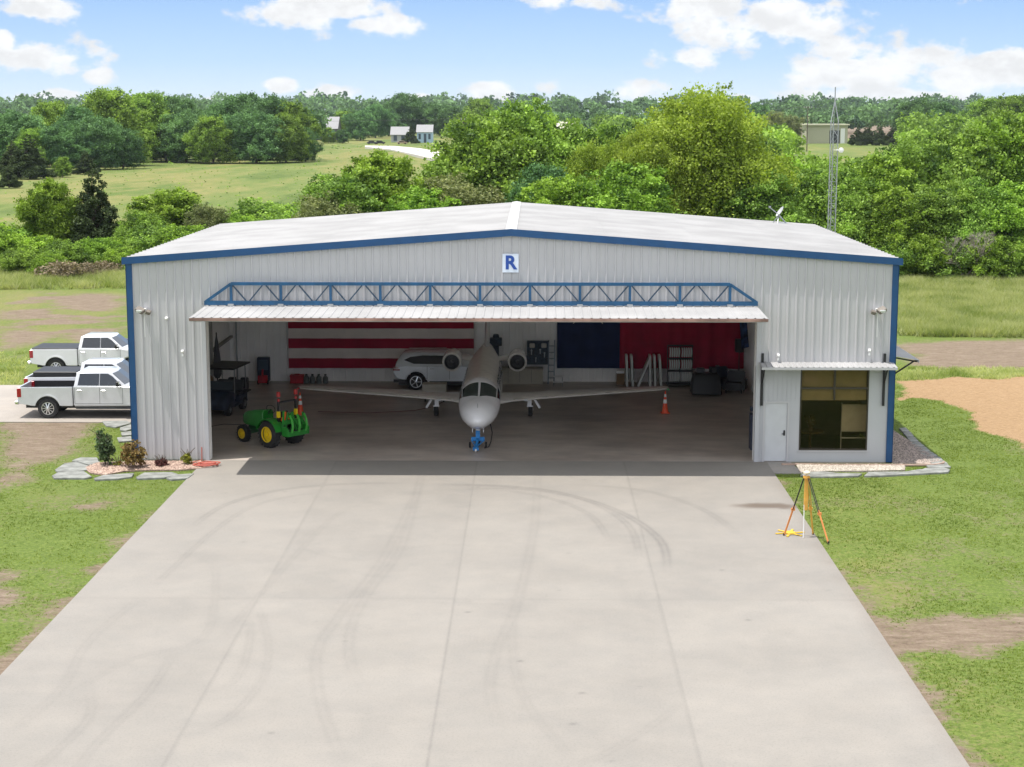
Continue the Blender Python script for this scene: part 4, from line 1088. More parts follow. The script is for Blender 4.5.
# tow bar
tb = thing('tow_bar', 'blue tow head clamped to the nose wheel of the jet', 'tow bar', (-1.27, 1.60, 0))
s = MB()
s.bar((-0.20, 1.12, 0.28), (-0.20, 0.75, 0.30), 0.06, 0.10); s.bar((0.20, 1.12, 0.28), (0.20, 0.75, 0.30), 0.06, 0.10); s.box((0, 0.74, 0.34), (0.5, 0.10, 0.16)); s.box((0, 0.72, 0.52), (0.16, 0.12, 0.28))
s.bar((0, 0.72, 0.34), (-0.05, 0.05, 0.14), 0.09, 0.09); s.bar((-0.24, 0.7, 0.30), (-0.05, 0.1, 0.16), 0.04, 0.04); s.bar((0.24, 0.7, 0.30), (-0.05, 0.1, 0.16), 0.04, 0.04)
s.box((-0.05, -0.02, 0.13), (0.22, 0.16, 0.12)); s.build('tow_head', M['towblue'], tb, bevel=0.01)
for sx_ in (-0.30, 0.30):
    s = MB(); s.lathe([(-.04, .03), (-.04, .11), (.04, .11), (.04, .03)], (sx_, 0.80, 0.11), (1, 0, 0), n=14); s.build('tow_wheel', M['tyre'], tb)
s = MB(); s.lathe([(-.03, .02), (-.03, .07), (.03, .07), (.03, .02)], (-0.05, -0.10, 0.07), (1, 0, 0), n=12); s.build('jockey_wheel', M['alloy'], tb)
s = MB(); s.path([(0.45, 1.5, 0.75), (0.52, 1.2, 0.5), (0.48, 0.9, 0.2), (0.40, 0.7, 0.05), (0.25, 0.6, 0.03)], 0.022, 6)
tag(s.build('hose', M['black'], None), 'black hanging hose loop beside the nose wheel of the jet', 'hose').location = (-1.27, 1.6, 0)

# tractor ------------------------------------------------------------
tr = thing('tractor', 'small green tractor with yellow wheels parked in the hangar mouth', 'tractor', (-8.66, 2.80, 0), math.radians(139))
s = MB()
s.loft([[(x_, -w_, z0_), (x_, w_, z0_), (x_, w_, z1_-.10), (x_, w_*0.7, z1_), (x_, -w_*0.7, z1_), (x_, -w_, z1_-.10)] for x_, w_, z0_, z1_ in ((0.75, .27, .62, 1.26), (1.2, .26, .60, 1.22), (1.75, .24, .60, 1.12), (1.98, .20, .64, 1.02))])
s.build('hood', M['green'], tr, smooth=30, bevel=0.02)
s = MB(); s.bb(-0.25, 1.75, -0.14, 0.14, 0.42, 0.66); s.bb(1.45, 1.75, -0.42, 0.42, 0.30, 0.40); s.tube((0, -0.5, 0.5), (0, 0.5, 0.5), 0.12); s.bb(-0.3, 0.75, -0.30, 0.30, 0.50, 0.62); s.build('chassis', mat('tractor_dark_green', (0.01, 0.07, 0.02), 0.5), tr)
s = MB(); s.add([(2.0, -.17, .66), (2.0, .17, .66), (1.985, .17, .98), (1.985, -.17, .98)], [(0, 1, 2, 3)]); s.box((2.01, 0, .82), (.03, .34, .28)); s.build('grille', M['black'], tr)
for sd in (-1, 1):
    s = MB()
    arcp = [(0.62*math.cos(a), 0.5+0.60*math.sin(a)) for a in np.linspace(math.radians(15), math.radians(165), 11)]
    arci = [(0.57*math.cos(a), 0.5+0.56*math.sin(a)) for a in np.linspace(math.radians(165), math.radians(15), 11)]
    s.prism(arcp+arci, 'y', *sorted((sd*0.34, sd*0.74))); s.build('fender', M['green'], tr, smooth=40)
    w_ = wheel(tr, (0, sd*0.58, 0.50), 0.50, 0.30, sd, M['yellow'], 0.60, 0)
    for k in range(18):
        pass
    w2 = wheel(tr, (1.6, sd*0.50, 0.32), 0.32, 0.22, sd, M['yellow'], 0.62, 0)
    for (wv_, r_, xx, yy_, zz_) in ((w_, 0.5, 0, sd*0.58, 0.5), (w2, 0.32, 1.6, sd*0.5, 0.32)):
        s = MB(); s.lathe([(0.0, r_*0.58), (sd*0.015, r_*0.5), (-sd*0.01, r_*0.3), (sd*0.03, r_*0.22), (sd*0.03, 0.001)], (xx, yy_+sd*0.05, zz_), (0, 1, 0), n=24); s.build('hub', M['yellow'], wv_, smooth=40)
        s = MB()
        for k in range(20):
            a = 2*math.pi*k/20
            s.box((xx+math.cos(a)*r_*1.0, yy_, zz_+math.sin(a)*r_*1.0), (0.035, 0.28 if r_ > .4 else .2, 0.035), (0, -a, 0.0))
        s.build('tread', M['tyre'], wv_)
    s = MB(); s.bar((-0.32, sd*0.42, 0.8), (-0.36, sd*0.42, 1.75), 0.07, 0.07); s.build('roll_bar', M['black'], tr)
    s = MB(); s.box((-0.37, sd*0.42, 1.80), (0.09, 0.09, 0.12)); s.box((-0.37, sd*0.42, 2.02), (0.12, 0.12, 0.20)); s.build('warning_lamp', mat('lamp_red', (0.35, 0.03, 0.03), 0.4), tr, bevel=0.02)
    s = MB(); s.bb(-0.415, -0.29, sd*0.42-0.045, sd*0.42+0.045, 1.15, 1.38); s.build('roll_bar_sticker', M['yellow'], tr)
s = MB(); s.bar((-0.36, -0.42, 1.72), (-0.36, 0.42, 1.72), 0.06, 0.06); s.build('roll_bar_cross', M['black'], tr)
s = MB(); s.bb(-0.05, 0.36, -0.24, 0.24, 0.84, 0.92); s.box((-0.10, 0, 1.10), (0.09, 0.46, 0.42), (0, -0.15, 0)); s.build('seat', M['black'], tr, bevel=0.03)
s = MB(); s.tube((0.75, 0, 1.1), (0.58, 0, 1.30), 0.02)
for k in range(16):
    a, b = 2*math.pi*k/16, 2*math.pi*(k+1)/16
    q = lambda a: (0.58+math.cos(a)*0.10, math.sin(a)*0.19, 1.31+math.cos(a)*0.13)
    s.tube(q(a), q(b), 0.014, n=5)
s.build('steering_wheel', M['black'], tr)
s = MB(); tri = [(-0.02, -0.2), (0.02, -0.2)]
s.prism([(-0.19, -0.13), (0.19, -0.13), (0.21, -0.09), (0.03, 0.2), (-0.03, 0.2), (-0.21, -0.09)], 'x', -0.02, 0.0)
sm = s.build('slow_vehicle_sign', M['orange'], tr); sm.location = (-0.44, 0.18, 1.15)
# box implement at the back
s = MB()
s.bar((-0.62, -0.28, 0.42), (-0.62, -0.10, 1.12), 0.07, 0.07); s.bar((-0.62, 0.28, 0.42), (-0.62, 0.10, 1.12), 0.07, 0.07); s.bar((-0.35, 0, 0.5), (-0.62, 0, 1.05), 0.05, 0.05); s.bar((-0.62, 0, 1.08), (-1.05, 0, 0.72), 0.06, 0.06)
s.bar((-0.3, -0.3, 0.45), (-0.7, -0.4, 0.42), 0.05, 0.05); s.bar((-0.3, 0.3, 0.45), (-0.7, 0.4, 0.42), 0.05, 0.05)
for sd in (-1, 1):
    s.prism([(-0.74, 0.30), (-1.08, 0.30), (-1.10, 0.56), (-0.98, 0.66), (-0.74, 0.62)], 'y', sd*0.50-0.02, sd*0.50+0.02)
s.bb(-1.10, -1.07, -0.48, 0.48, 0.30, 0.48); s.bar((-0.74, -.48, .6), (-0.80, -.46, 1.1), .05, .07); s.bar((-0.74, .48, .6), (-0.80, .46, 1.25), .05, .07); s.bar((-0.76, -0.48, 0.80), (-0.76, 0.48, 0.80), 0.12, 0.16)
s.build('box_blade', M['green'], tr, bevel=0.006).location = (0.1, 0, 0.2)
s = MB()
for yy in (-0.34, 0.0, 0.34):
    pts = [(-1.0, yy, 1.16), (-1.12, yy, 0.98), (-1.16, yy, 0.75), (-1.10, yy, 0.52)]
    for a, b in zip(pts[:-1], pts[1:]): s.bar(a, b, 0.04, 0.08)
s.build('ripper_tine', mat('tine_green', (0.06, 0.36, 0.05), 0.4), tr).location = (0.1, 0, 0.12)

# golf cart ----------------------------------------------------------
gc = thing('golf_cart', 'black roofed golf cart parked facing out by the left wall', 'golf cart', (-11.98, 10.5, 0), math.radians(-100))
s = MB()
s.loft([[(x_, -w_, .30), (x_, w_, .30), (x_, w_, z1_-.12), (x_, w_*.8, z1_), (x_, -w_*.8, z1_), (x_, -w_, z1_-.12)] for x_, w_, z1_ in ((1.0, .60, .98), (1.35, .60, .95), (1.75, .58, .78), (1.98, .50, .62))])
s.bb(-0.55, 1.02, -0.6, 0.6, 0.28, 0.40); s.bb(-0.5, 0.40, -0.6, 0.6, 0.40, 0.68)
s.build('body', M['navy'], gc, bevel=0.03, smooth=40)
s = MB(); s.bb(-0.1, 0.48, -0.56, 0.56, 0.69, 0.82); s.box((-0.14, 0, 1.03), (0.10, 1.1, 0.44), (0, -0.15, 0)); s.bb(-0.75, -0.2, -0.56, 0.56, 0.69, 0.80); s.build('seat', M['dark'], gc, bevel=0.03)
for x_, y_ in ((-0.55, -.52), (-0.55, .52), (0.95, -.56), (0.95, .56)):
    s = MB(); s.bar((x_, y_, 0.6), (x_*0.93, y_*0.98, 1.86), 0.035, 0.035); s.build('roof_post', M['steel'], gc)
s = MB(); s.bb(-0.85, 1.25, -0.66, 0.66, 1.86, 1.93); s.build('roof', M['black'], gc, bevel=0.03, seg=2)
s = MB(); s.bb(1.06, 1.075, -0.54, 0.54, 0.98, 1.36); s.build('windscreen', mat('dark_screen', (0.03, 0.04, 0.05), 0.2), gc)
s = MB(); s.tube((0.9, 0.28, 0.9), (0.7, 0.28, 1.08), 0.02)
for k in range(12):
    q = lambda a: (0.70+math.cos(a)*0.07, 0.28+math.sin(a)*0.17, 1.09+math.cos(a)*0.13)
    s.tube(q(2*math.pi*k/12), q(2*math.pi*(k+1)/12), 0.014, n=5)
s.build('steering_wheel', M['black'], gc)
for sd in (-1, 1):
    s = MB(); s.box((1.83, sd*0.38, 0.62), (0.12, 0.16, 0.08)); s.build('headlight', mat('dim_lens', (0.25, 0.26, 0.28), 0.2), gc, bevel=0.02)
    wheel(gc, (-0.1, sd*0.52, 0.27), 0.27, 0.22, sd, M['steel'], 0.5, 5); wheel(gc, (1.55, sd*0.48, 0.27), 0.27, 0.22, sd, M['steel'], 0.5, 5)
s = MB(); s.bb(-1.15, -0.55, -0.55, 0.55, 0.62, 0.70); s.box((-1.0, 0.3, 0.95), (0.25, 0.3, 0.5)); s.box((-1.0, -0.25, 0.95), (0.25, 0.3, 0.5)); s.build('golf_bag_rack', M['black'], gc, bevel=0.03)

# cones --------------------------------------------------------------
def cone(px, py, label):
    x, y = G(px, py)
    t = thing('traffic_cone', label, 'traffic cone', (x, y, 0), 0.1, 'cones under the wing tips')
    s = MB(); s.bb(-0.18, 0.18, -0.18, 0.18, 0.0, 0.035); s.build('cone_base', M['cone'], t, bevel=0.01)
    s = MB(); s.lathe([(0.035, .135), (0.30, .098), (0.92, .026), (0.93, .001)], (0, 0, 0), (0, 0, 1), n=18); s.build('cone_body', M['cone'], t, smooth=40)
    for a, b in ((0.42, 0.58), (0.68, 0.80)):
        r_ = lambda z: .098-(z-.30)/.62*.072+.003
        s = MB(); s.lathe([(a, r_(a)), (b, r_(b))], (0, 0, 0), (0, 0, 1), n=18); s.build('reflective_band', M['white'], t)
cone(665, 413, 'orange cone with white bands under the right hand wing tip')
cone(300.5, 414.5, 'orange cone with white bands behind the green tractor')

# flags --------------------------------------------------------------
def wavy(x0, x1, z0, z1, y, amp=0.02, k=5.0, n=60):
    V_ = []; 
    for i in range(n+1):
        x = x0+(x1-x0)*i/n; o_ = amp*math.sin(x*k)+amp*.6*math.sin(x*k*2.3+1)
        V_ += [(x, y+o_, z0), (x, y+o_, z1)]
    return V_, [(2*i, 2*i+2, 2*i+3, 2*i+1) for i in range(n)]
FX0, FZ = XZ(289, 368, 17.85); FX1, _ = XZ(474, 368, 17.85)
t = thing('flag', 'huge red and white striped flag with star canton hung on the back wall', 'flag', (0, 0, 0))
st = 0.464
for k in range(13):
    s = MB(); s.add(*wavy(FX0, FX1, FZ+k*st, FZ+(k+1)*st-0.001, 17.84)); s.build('stripe', M['flag_red'] if k % 2 == 0 else M['flag_white'], t, smooth=60)
s = MB(); s.add(*wavy(FX0, FX0+3.9, FZ+6*st+0.002, FZ+13*st, 17.80)); ct = s.build('canton', M['flag_blue'], t, smooth=60)
def star(mb, cx, cz, R, y, rot=0.0):
    pts = []
    for k in range(10):
        a = math.pi/2+rot+k*math.pi/5; r_ = R if k % 2 == 0 else R*0.382
        pts.append((cx+r_*math.cos(a), y, cz+r_*math.sin(a)))
    mb.add(pts+[(cx, y, cz)], [(k, (k+1) % 10, 10) for k in range(10)])
s = MB()
for rw in range(9):
    for c_ in range(6 if rw % 2 == 0 else 5): star(s, FX0+0.33+(0.32 if rw % 2 else 0)+c_*0.645, FZ+6*st+0.33+rw*0.325, 0.13, 17.76)
s.build('stars', M['flag_white'], ct)
TX0, _ = XZ(557, 368, 17.85); TXm, _ = XZ(619.5, 368, 17.85); TX1, _ = XZ(743.5, 368, 17.85)
t = thing('flag', 'huge navy and red lone star flag hung on the right of the back wall', 'flag', (0, 0, 0))
s = MB(); s.add(*wavy(TX0, TXm, FZ+0.02, FZ+6.0, 17.84)); bl = s.build('navy_field', M['flag_blue'], t, smooth=60)
s = MB(); s.add(*wavy(TXm, TX1, FZ+0.02, FZ+3.0, 17.80, 0.06, 4.2, 120)); s.build('red_field', M['flag_red'], t, smooth=60)
s = MB(); s.add(*wavy(TXm, TX1, FZ+3.0, FZ+6.0, 17.80, 0.06, 4.2, 120)); s.build('white_field', M['flag_white'], t, smooth=60)
s = MB(); sxm = XZ(588, 325, 17.75)
star(s, sxm[0], sxm[1]+1.0, 1.18, 17.75); s.build('lone_star', mat('star_white', (0.55, 0.50, 0.48), 0.8), bl)

# back wall items ----------------------------------------------------
def at(px, py, Y): x, z = XZ(px, py, Y); return x, z
x, _ = at(264, 381, 17.3)
t = thing('tool_cart', 'dark blue upright cart with red machine at its foot by the back wall', 'tool cart', (x, 17.3, 0))
s = MB(); s.bb(-0.28, 0.28, -0.15, 0.2, 0.12, 1.22); s.build('cart_body', M['navy'], t, bevel=0.02)
s = MB(); s.bb(-0.22, 0.22, -0.22, -0.155, 0.65, 1.12); s.build('front_panel', mat('slate', (0.05, 0.08, 0.12), 0.5), t, bevel=0.01)
s = MB(); s.box((0.0, -0.32, 0.25), (0.42, 0.3, 0.34)); s.tube((0, -0.4, 0.4), (0.0, -0.3, 0.7), 0.05); s.build('red_machine', M['red'], t, bevel=0.03)
for sx_ in (-.22, .22):
    s = MB(); s.lathe([(-.03, .02), (-.03, .10), (.03, .10), (.03, .02)], (sx_, -.3, .10), (1, 0, 0), n=12); s.build('wheel', M['tyre'], t)
x, _ = at(297, 380, 17.3)
s = MB(); s.bb(-0.30, 0.30, -0.2, 0.2, 0.02, 0.33); s.bb(-0.32, 0.32, -0.22, 0.22, 0.33, 0.40); s.bb(-.12, .12, -.03, .03, .40, .45)
o = s.build('tool_chest', M['red'], None, bevel=0.015); o.location = (x, 17.35, 0); tag(o, 'low red chest on the floor below the left end of the striped flag', 'chest')
for k, px in enumerate((306.5, 312.5, 319, 325.5)):
    x, _ = at(px, 381, 17.35)
    t = thing('fuel_jug', ('leftmost', 'second', 'third', 'rightmost')[k]+' grey jug of the row on the floor under the striped flag', 'jug', (x, 17.35, 0), 0, 'grey jugs under the flag')
    s = MB(); s.lathe([(0, .10), (.03, .125), (.28, .125), (.34, .07), (.38, .05)], (0, 0, 0), (0, 0, 1), n=16, caps=True); s.build('jug_body', M['drum'], t, smooth=40)
    s = MB(); s.lathe([(.385, .06), (.43, .06)], (0, 0, 0), (0, 0, 1), n=12, caps=True); s.build('cap', M['dark'], t)
x, y = G(436, 397.5)
t = thing('drawer_cart', 'low beige slatted box standing behind the left wing', 'cart', (x, 12.6, 0))
s = MB(); s.bb(-0.52, 0.52, -0.3, 0.3, 0.14, 0.78); 
for k in range(4): s.bb(-0.50, 0.50, -0.315, -0.301, 0.17+k*0.15, 0.29+k*0.15)
s.build('drawers', mat('pale_beige', (0.46, 0.43, 0.37), 0.6), t, bevel=0.008)
for sx_ in (-.4, .4):
    s = MB(); s.lathe([(-.025, .02), (-.025, .07), (.025, .07), (.025, .02)], (sx_, -.2, .07), (1, 0, 0), n=12); s.build('caster', M['tyre'], t)
x0, _ = at(503, 381, 17.2); x1, _ = at(543, 381, 17.2)
t = thing('counter', 'long low beige counter against the back wall right of the jet tail', 'counter', ((x0+x1)/2-0.15, 17.45, 0)); hw_ = (x1-x0)/2+0.15
s = MB(); s.bb(-hw_, hw_, -0.25, 0.3, 0, 0.70); s.build('cabinet', mat('cabinet_beige', (0.40, 0.37, 0.30), 0.6), t, bevel=0.01)
s = MB(); s.bb(-hw_-.02, hw_+.02, -0.28, 0.32, 0.702, 0.74); s.build('counter_top', mat('top_beige', (0.36, 0.33, 0.28), 0.5), t)
s = MB()
for k in range(1, 4): s.bb(-hw_+k*hw_/2-.006, -hw_+k*hw_/2+.006, -0.256, -0.251, 0.08, 0.68)
s.build('cabinet_seam', M['dark'], t)
# dark shelf of tools, over the counter
xa_, za_ = at(527, 341, 17.6); xb_, zb_ = at(549, 366, 17.6)
t = thing('tool_board', 'dark tool board with two pale round lamps above the beige counter', 'tool board', ((xa_+xb_)/2, 17.7, 0)); hw_ = (xb_-xa_)/2
s = MB(); s.bb(-hw_, hw_, 0.0, 0.06, zb_+.05, za_); s.bb(-hw_, hw_, -0.14, 0.0, za_-.06, za_); s.build('board', mat('board_slate', (0.035, 0.055, 0.08), 0.6, vary=.4, scale=9), t)
for sx_ in (-.27, .27):
    s = MB(); s.box((sx_, -0.03, za_-0.22), (.25, .05, .22)); s.build('lamp_plate', mat('plate_white', (0.62, 0.58, 0.50), 0.5), t, bevel=.04, seg=3)
rr = random.Random(5)
for k in range(9):
    s = MB(); cx = -.4+.1*k; cz = zb_+.15+rr.random()*.45
    s.bb(cx-.02, cx+.02, -.06, -.002, cz, cz+.18+rr.random()*.1); s.box((cx, -.04, cz+.2), (.08, .04, .05))
    s.build('hand_tool', M['steel'] if k % 2 else M['dark'], t)
x, _ = at(517, 360, 17.55)
t = thing('tool_shelf', 'low shelf of yellow and dark tool cases on the counter', 'shelf', (x, 17.5, 0.745))
s = MB(); s.bb(-.42, .42, -.15, .2, 0, .03); s.bb(-.42, .42, -.15, .2, .38, .41); s.bb(-.42, -.39, -.15, .2, .03, .38); s.bb(.39, .42, -.15, .2, .03, .38); s.build('shelf_frame', M['dark'], t)
for k in range(5):
    s = MB(); s.bb(-.36+k*.15, -.24+k*.15, -.16, .1, .035, .22+.03*(k % 3)); s.bb(-.34+k*.15, -.26+k*.15, -.1, .05, .42, .52)
    s.build('tool_case', (M['yellow'], M['dark'], M['navy'])[k % 3], t, bevel=.008)
x, _ = at(496, 355, 17.5)
t = thing('machine', 'tall dark machine with a round head at the back wall right of the jet fin', 'machine', (x, 17.45, 0))
s = MB(); s.bb(-.26, .26, -.2, .22, 0, 1.1); s.bb(-.14, .14, -.1, .15, 1.1, 1.75); s.box((0, -.05, 1.95), (.56, .4, .36)); s.box((-.2, -.2, 1.7), (.16, .2, .14)); s.tube((0, 0, 2.1), (0, 0, 2.3), .17, .12, 14); s.build('machine_body', mat('machine_blue', (.02, .035, .055), .5, vary=.4, scale=6), t, bevel=.03)
s = MB(); s.ball((-.32, -.22, 1.55), .07); s.ball((-.38, -.1, 1.78), .05); s.build('knob', M['white'], t)
x, _ = at(552.5, 350, 17.5)
t = thing('ladder', 'folded grey step ladder leaning on the back wall left of the navy flag', 'ladder', (x, 17.55, 0))
s = MB()
for sx_ in (-.17, .10): s.bar((sx_-.03, -.25, 0), (sx_, .1, 2.0), .05, .05)
for k in range(6): s.bar((-.18+.004*k, -.22+.05*k, .28+.29*k), (.10, -.22+.05*k, .28+.29*k), .06, .03)
s.build('ladder_frame', mat('ladder_grey', (.18, .21, .24), .5, .4), t)
x, _ = at(558, 380, 16.9)
t = thing('step_stool', 'low white two tier step stool under the navy flag', 'stool', (x, 16.9, 0))
s = MB(); s.bb(-.22, .22, -.12, .14, .40, .43); s.bb(-.24, .24, -.34, -.14, .18, .21); s.build('step', M['white'], t)
s = MB()
for a, b in ((-.2, .1), (.2, .1), (-.2, -.3), (.2, -.3)): s.bar((a, b, 0), (a, b*.5, .42 if b > 0 else .2), .025, .025)
s.build('leg', M['galv'], t)
x, _ = at(620.5, 380, 17.2)
t = thing('cardboard_box', 'brown box with white top standing left of the upright white tables', 'box', (x, 17.3, 0))
s = MB(); s.bb(-.18, .18, -.18, .18, 0, .52); s.build('carton', M['brown'], t)
s = MB(); s.bb(-.19, .17, -.2, .16, .522, .66); s.build('white_carton', M['white'], t, bevel=.02)
# folding tables standing on edge
def upright(px, lean_, label, hgt_=1.45):
    x, _ = at(px, 384, 16.8)
    t = thing('folding_table', label, 'folding table', (x, 16.85, 0.0), 0, 'white folding tables stood on edge'); t.rotation_euler = (0, lean_, 0)
    prof = []
    hh = hgt_
    for a in np.linspace(0, math.pi/2, 5): prof.append((.38-.14+.14*math.cos(a), hh-.14+.14*math.sin(a)))
    for a in np.linspace(math.pi/2, math.pi, 5): prof.append((-.38+.14+.14*math.cos(a), hh-.14+.14*math.sin(a)))
    prof += [(-.38, .02), (.38, .02)]
    s = MB(); s.prism(prof, 'x', -.075, .02); s.build('table_top', mat('table_white', (.62, .64, .61), .5), t, bevel=.01)
    s = MB(); s.bb(.018, .05, -.3, .3, .3, .34); s.bb(.018, .05, -.3, .3, 1.1, 1.14); s.bb(.018, .05, -.3, -.26, .3, 1.14); s.build('leg_frame', M['dark'], t)
for px, ln, lb in ((627.5, -.03, 'leftmost white folding table stood on edge'), (633, -.05, 'second white folding table from the left, stood on edge'), (638, .40, 'white folding table leaning steeply between the two upright groups'),
               (650.5, -.02, 'white upright folding table just right of the leaning one'), (655.5, -.04, 'middle table of the three upright white ones on the right'), (661.5, -.07, 'white upright folding table next to the chair rack')):
    upright(px, ln, lb)
# rack of white chairs
x, _ = at(680, 385, 16.8)
t = thing('chair_rack', 'black wheeled rack holding three rows of white folding chairs', 'rack', (x, 16.9, 0))
s = MB(); hw_ = .56
for sx_ in (-hw_, 0, hw_): s.bb(sx_-.025, sx_+.025, .12, .17, .12, 1.86)
for z in (.14, .66, 1.22, 1.82): s.bb(-hw_-.03, hw_+.03, -.10, -.05, z, z+.05); s.bb(-hw_-.03, hw_+.03, .08, .115, z, z+.05)
s.bb(-hw_-.06, hw_+.06, -.35, .35, .08, .13)
s.build('rack_frame', M['black'], t)
for a in (-.5, .5):
    for b in (-.28, .28):
        s = MB(); s.lathe([(-.02, .02), (-.02, .045), (.02, .045), (.02, .02)], (a, b, .045), (1, 0, 0), n=10); s.build('caster', M['tyre'], t)
cm = None
row = ('bottom', 'middle', 'top')
for rw in range(3):
    for cI in (0, 1):
        for k in range(5):
            cx = -.50+cI*.55+k*.1
            if cm is None:
                s = MB()
                pts = [(.03*math.cos(a*math.pi)-.0, -.22+.44*a) for a in (0, .2, .4, .6, .8, 1)]
                s.loft([[(-.03+.02*math.sin(q*math.pi), -.16, -.21+.42*q), (.03+.02*math.sin(q*math.pi), -.16, -.21+.42*q), (.03+.02*math.sin(q*math.pi), .06, -.21+.42*q), (-.03+.02*math.sin(q*math.pi), .06, -.21+.42*q)] for q in (0, .15, .35, .65, .85, 1)])
                o = s.build('folding_chair', mat('chair_white', (.62, .64, .62), .5), None, bevel=.008); cm = o
            else:
                o = cm.copy(); COL.objects.link(o)
            o.location = (x+cx+.03, 16.9, .43+rw*.56)
            tag(o, f'{("first", "second", "third", "fourth", "last")[k]} folded white chair from left, {row[rw]} row, {"left" if cI == 0 else "right"} half of rack', 'folding chair', 'folded white chairs on the rack')
# dark seats and crates right of the rack
def lounge(px, Y, rz, label, sc=1.0, m=None):
    x, _ = at(px, 385, Y)
    t = thing('armchair', label, 'armchair', (x, Y, 0), rz); m = m or M['navy']
    s = MB(); s.bb(-.38*sc, .38*sc, -.4*sc, .3*sc, .12, .45*sc); s.build('seat', m, t, bevel=.05, seg=2)
    s = MB(); s.box((0, .32*sc, .55*sc), (.78*sc, .18*sc, .75*sc), (-.12, 0, 0)); s.build('backrest', m, t, bevel=.05, seg=2)
    for sd in (-1, 1):
        s = MB(); s.bb(sd*.38*sc, sd*.50*sc, -.38*sc, .35*sc, .12, .62*sc); s.build('armrest', m, t, bevel=.04, seg=2)
    s = MB()
    for a in (-.35, .35):
        for b in (-.32, .28): s.bb(a*sc-.03, a*sc+.03, b*sc-.03, b*sc+.03, 0, .12)
    s.build('leg', M['black'], t)
x, _ = at(706, 390, 14.0)
t = thing('covered_cart', 'bulky black covered cart in front of the red flag', 'cart', (x+.03, 14.4, 0))
s = MB(); s.loft([[(sx_*hx, sy_*hy, z) for sx_, sy_ in ((-1, -1), (-.4, -1.1), (.4, -1.1), (1, -1), (1, 1), (-1, 1))] for z, hx, hy in ((.08, .66, .46), (.5, .64, .44), (.86, .58, .40), (1.0, .48, .3))]); s.build('cover', M['black'], t, smooth=40, bevel=.03)
s = MB(); s.box((-.25, 0, 1.1), (.35, .3, .2)); s.box((.3, .05, 1.12), (.25, .3, .25), (0, 0, .3)); s.build('load', M['dark'], t, bevel=.02)
lounge(722, 16.4, .3, 'dark armchair between the covered cart and the speaker stand')
lounge(735, 15.2, -.3, 'black armchair in front of the speaker stand by the right wall', 1.0, M['black'])
x, _ = at(717, 372, 16.9)
s = MB(); s.box((0, 0, .55), (.25, .2, .3)); s.box((.05, -.05, .8), (.15, .15, .2), (0, 0, .5)); s.bb(-.4, .4, -.2, .2, 0, .4); o = s.build('equipment_case', M['steel'], None, bevel=.02); o.location = (x, 17.3, 0); tag(o, 'small grey equipment piled at the wall under the red flag', 'equipment')
x, _ = at(741, 370, 16.6)
t = thing('speaker', 'black loudspeaker on a tall pole by the right wall', 'loudspeaker', (x-.1, 16.6, 0))
_, zt_ = at(741, 339, 16.6)
s = MB(); s.bb(-.19, .19, -.18, .18, zt_-.60, zt_); s.build('cabinet', M['black'], t, bevel=.03)
s = MB(); s.tube((0, 0, .02), (0, 0, zt_-.6), .02)
for a in (0, 2.1, 4.2): s.tube((0, 0, .6), (.4*math.cos(a), .4*math.sin(a), .02), .015)
s.build('stand', M['black'], t)
# navy banner in the right corner
s = MB(); s.add(*wavy(0, .55, 0, 2.3, 0, .03, 9, 14)); o = s.build('banner', mat('banner_blue', (.03, .06, .16), .8, vary=.7, scale=3), None, smooth=60); o.location = (at(744.5, 360, 16.0)[0]-.1, 16.2, 1.75); o.rotation_euler = (0, -.18, .9)
tag(o, 'crumpled dark blue banner hanging in the right rear corner', 'banner')
# left wall: furled umbrella, cord
x, y = G(210, 393)
t = thing('patio_umbrella', 'furled grey patio umbrella standing against the left wall', 'umbrella', (-13.0, 13.2, 0))
s = MB(); s.tube((0, 0, 0), (0, 0, 2.9), .03); s.tube((0, 0, 0), (0, 0, .1), .28, n=16); s.build('pole', M['dark'], t)
s = MB(); s.lathe([(.9, .10), (1.1, .2), (1.8, .15), (2.5, .07), (2.8, .02)], (0, 0, 0), (0, 0, 1), n=9, caps=True); s.build('canopy', mat('umbrella_grey', (.10, .10, .11), .9), t)
t = thing('shop_light_stand', 'dark stand with coiled gear between golf cart and left wall', 'stand', (-12.95, 10.9, 0))
s = MB(); s.bb(-.2, .2, -.2, .2, 0, .9); s.tube((0, 0, .9), (.05, 0, 1.7), .03); s.build('base', M['dark'], t, bevel=.03)
s = MB(); s.ball((.05, 0, 1.2), (.16, .16, .2)); s.build('coil', M['brown'], t)
s = MB(); s.path([(-8.2, 9.9, .012), (-6.0, 9.6, .012), (-4.2, 10.2, .012), (-3.4, 11.2, .012), (-3.1, 12.4, .012)], .012, 5); tag(s.build('floor_cord', mat('cord_red', (.14, .03, .03), .6), None), 'thin dark red cord lying on the floor under the left wing', 'cord')
s = MB(); s.path([(-12.6, 5.8, .012), (-11.6, 7.0, .012), (-10.8, 6.9, .012), (-9.6, 8.2, .012)], .012, 5); tag(s.build('floor_cord', M['black'], None), 'black cord lying on the floor behind the tractor', 'cord')
# side wall cabinet by the opening on the right
s = MB(); s.bb(0, .12, 0, .5, .3, 1.6); s.bb(.0, .18, .1, .4, 1.7, 1.85); o = s.build('wall_cabinet', M['navy'], None, bevel=.01); o.location = (8.62, 0.55, 0); tag(o, 'narrow dark blue cabinet just inside the right door jamb', 'cabinet')

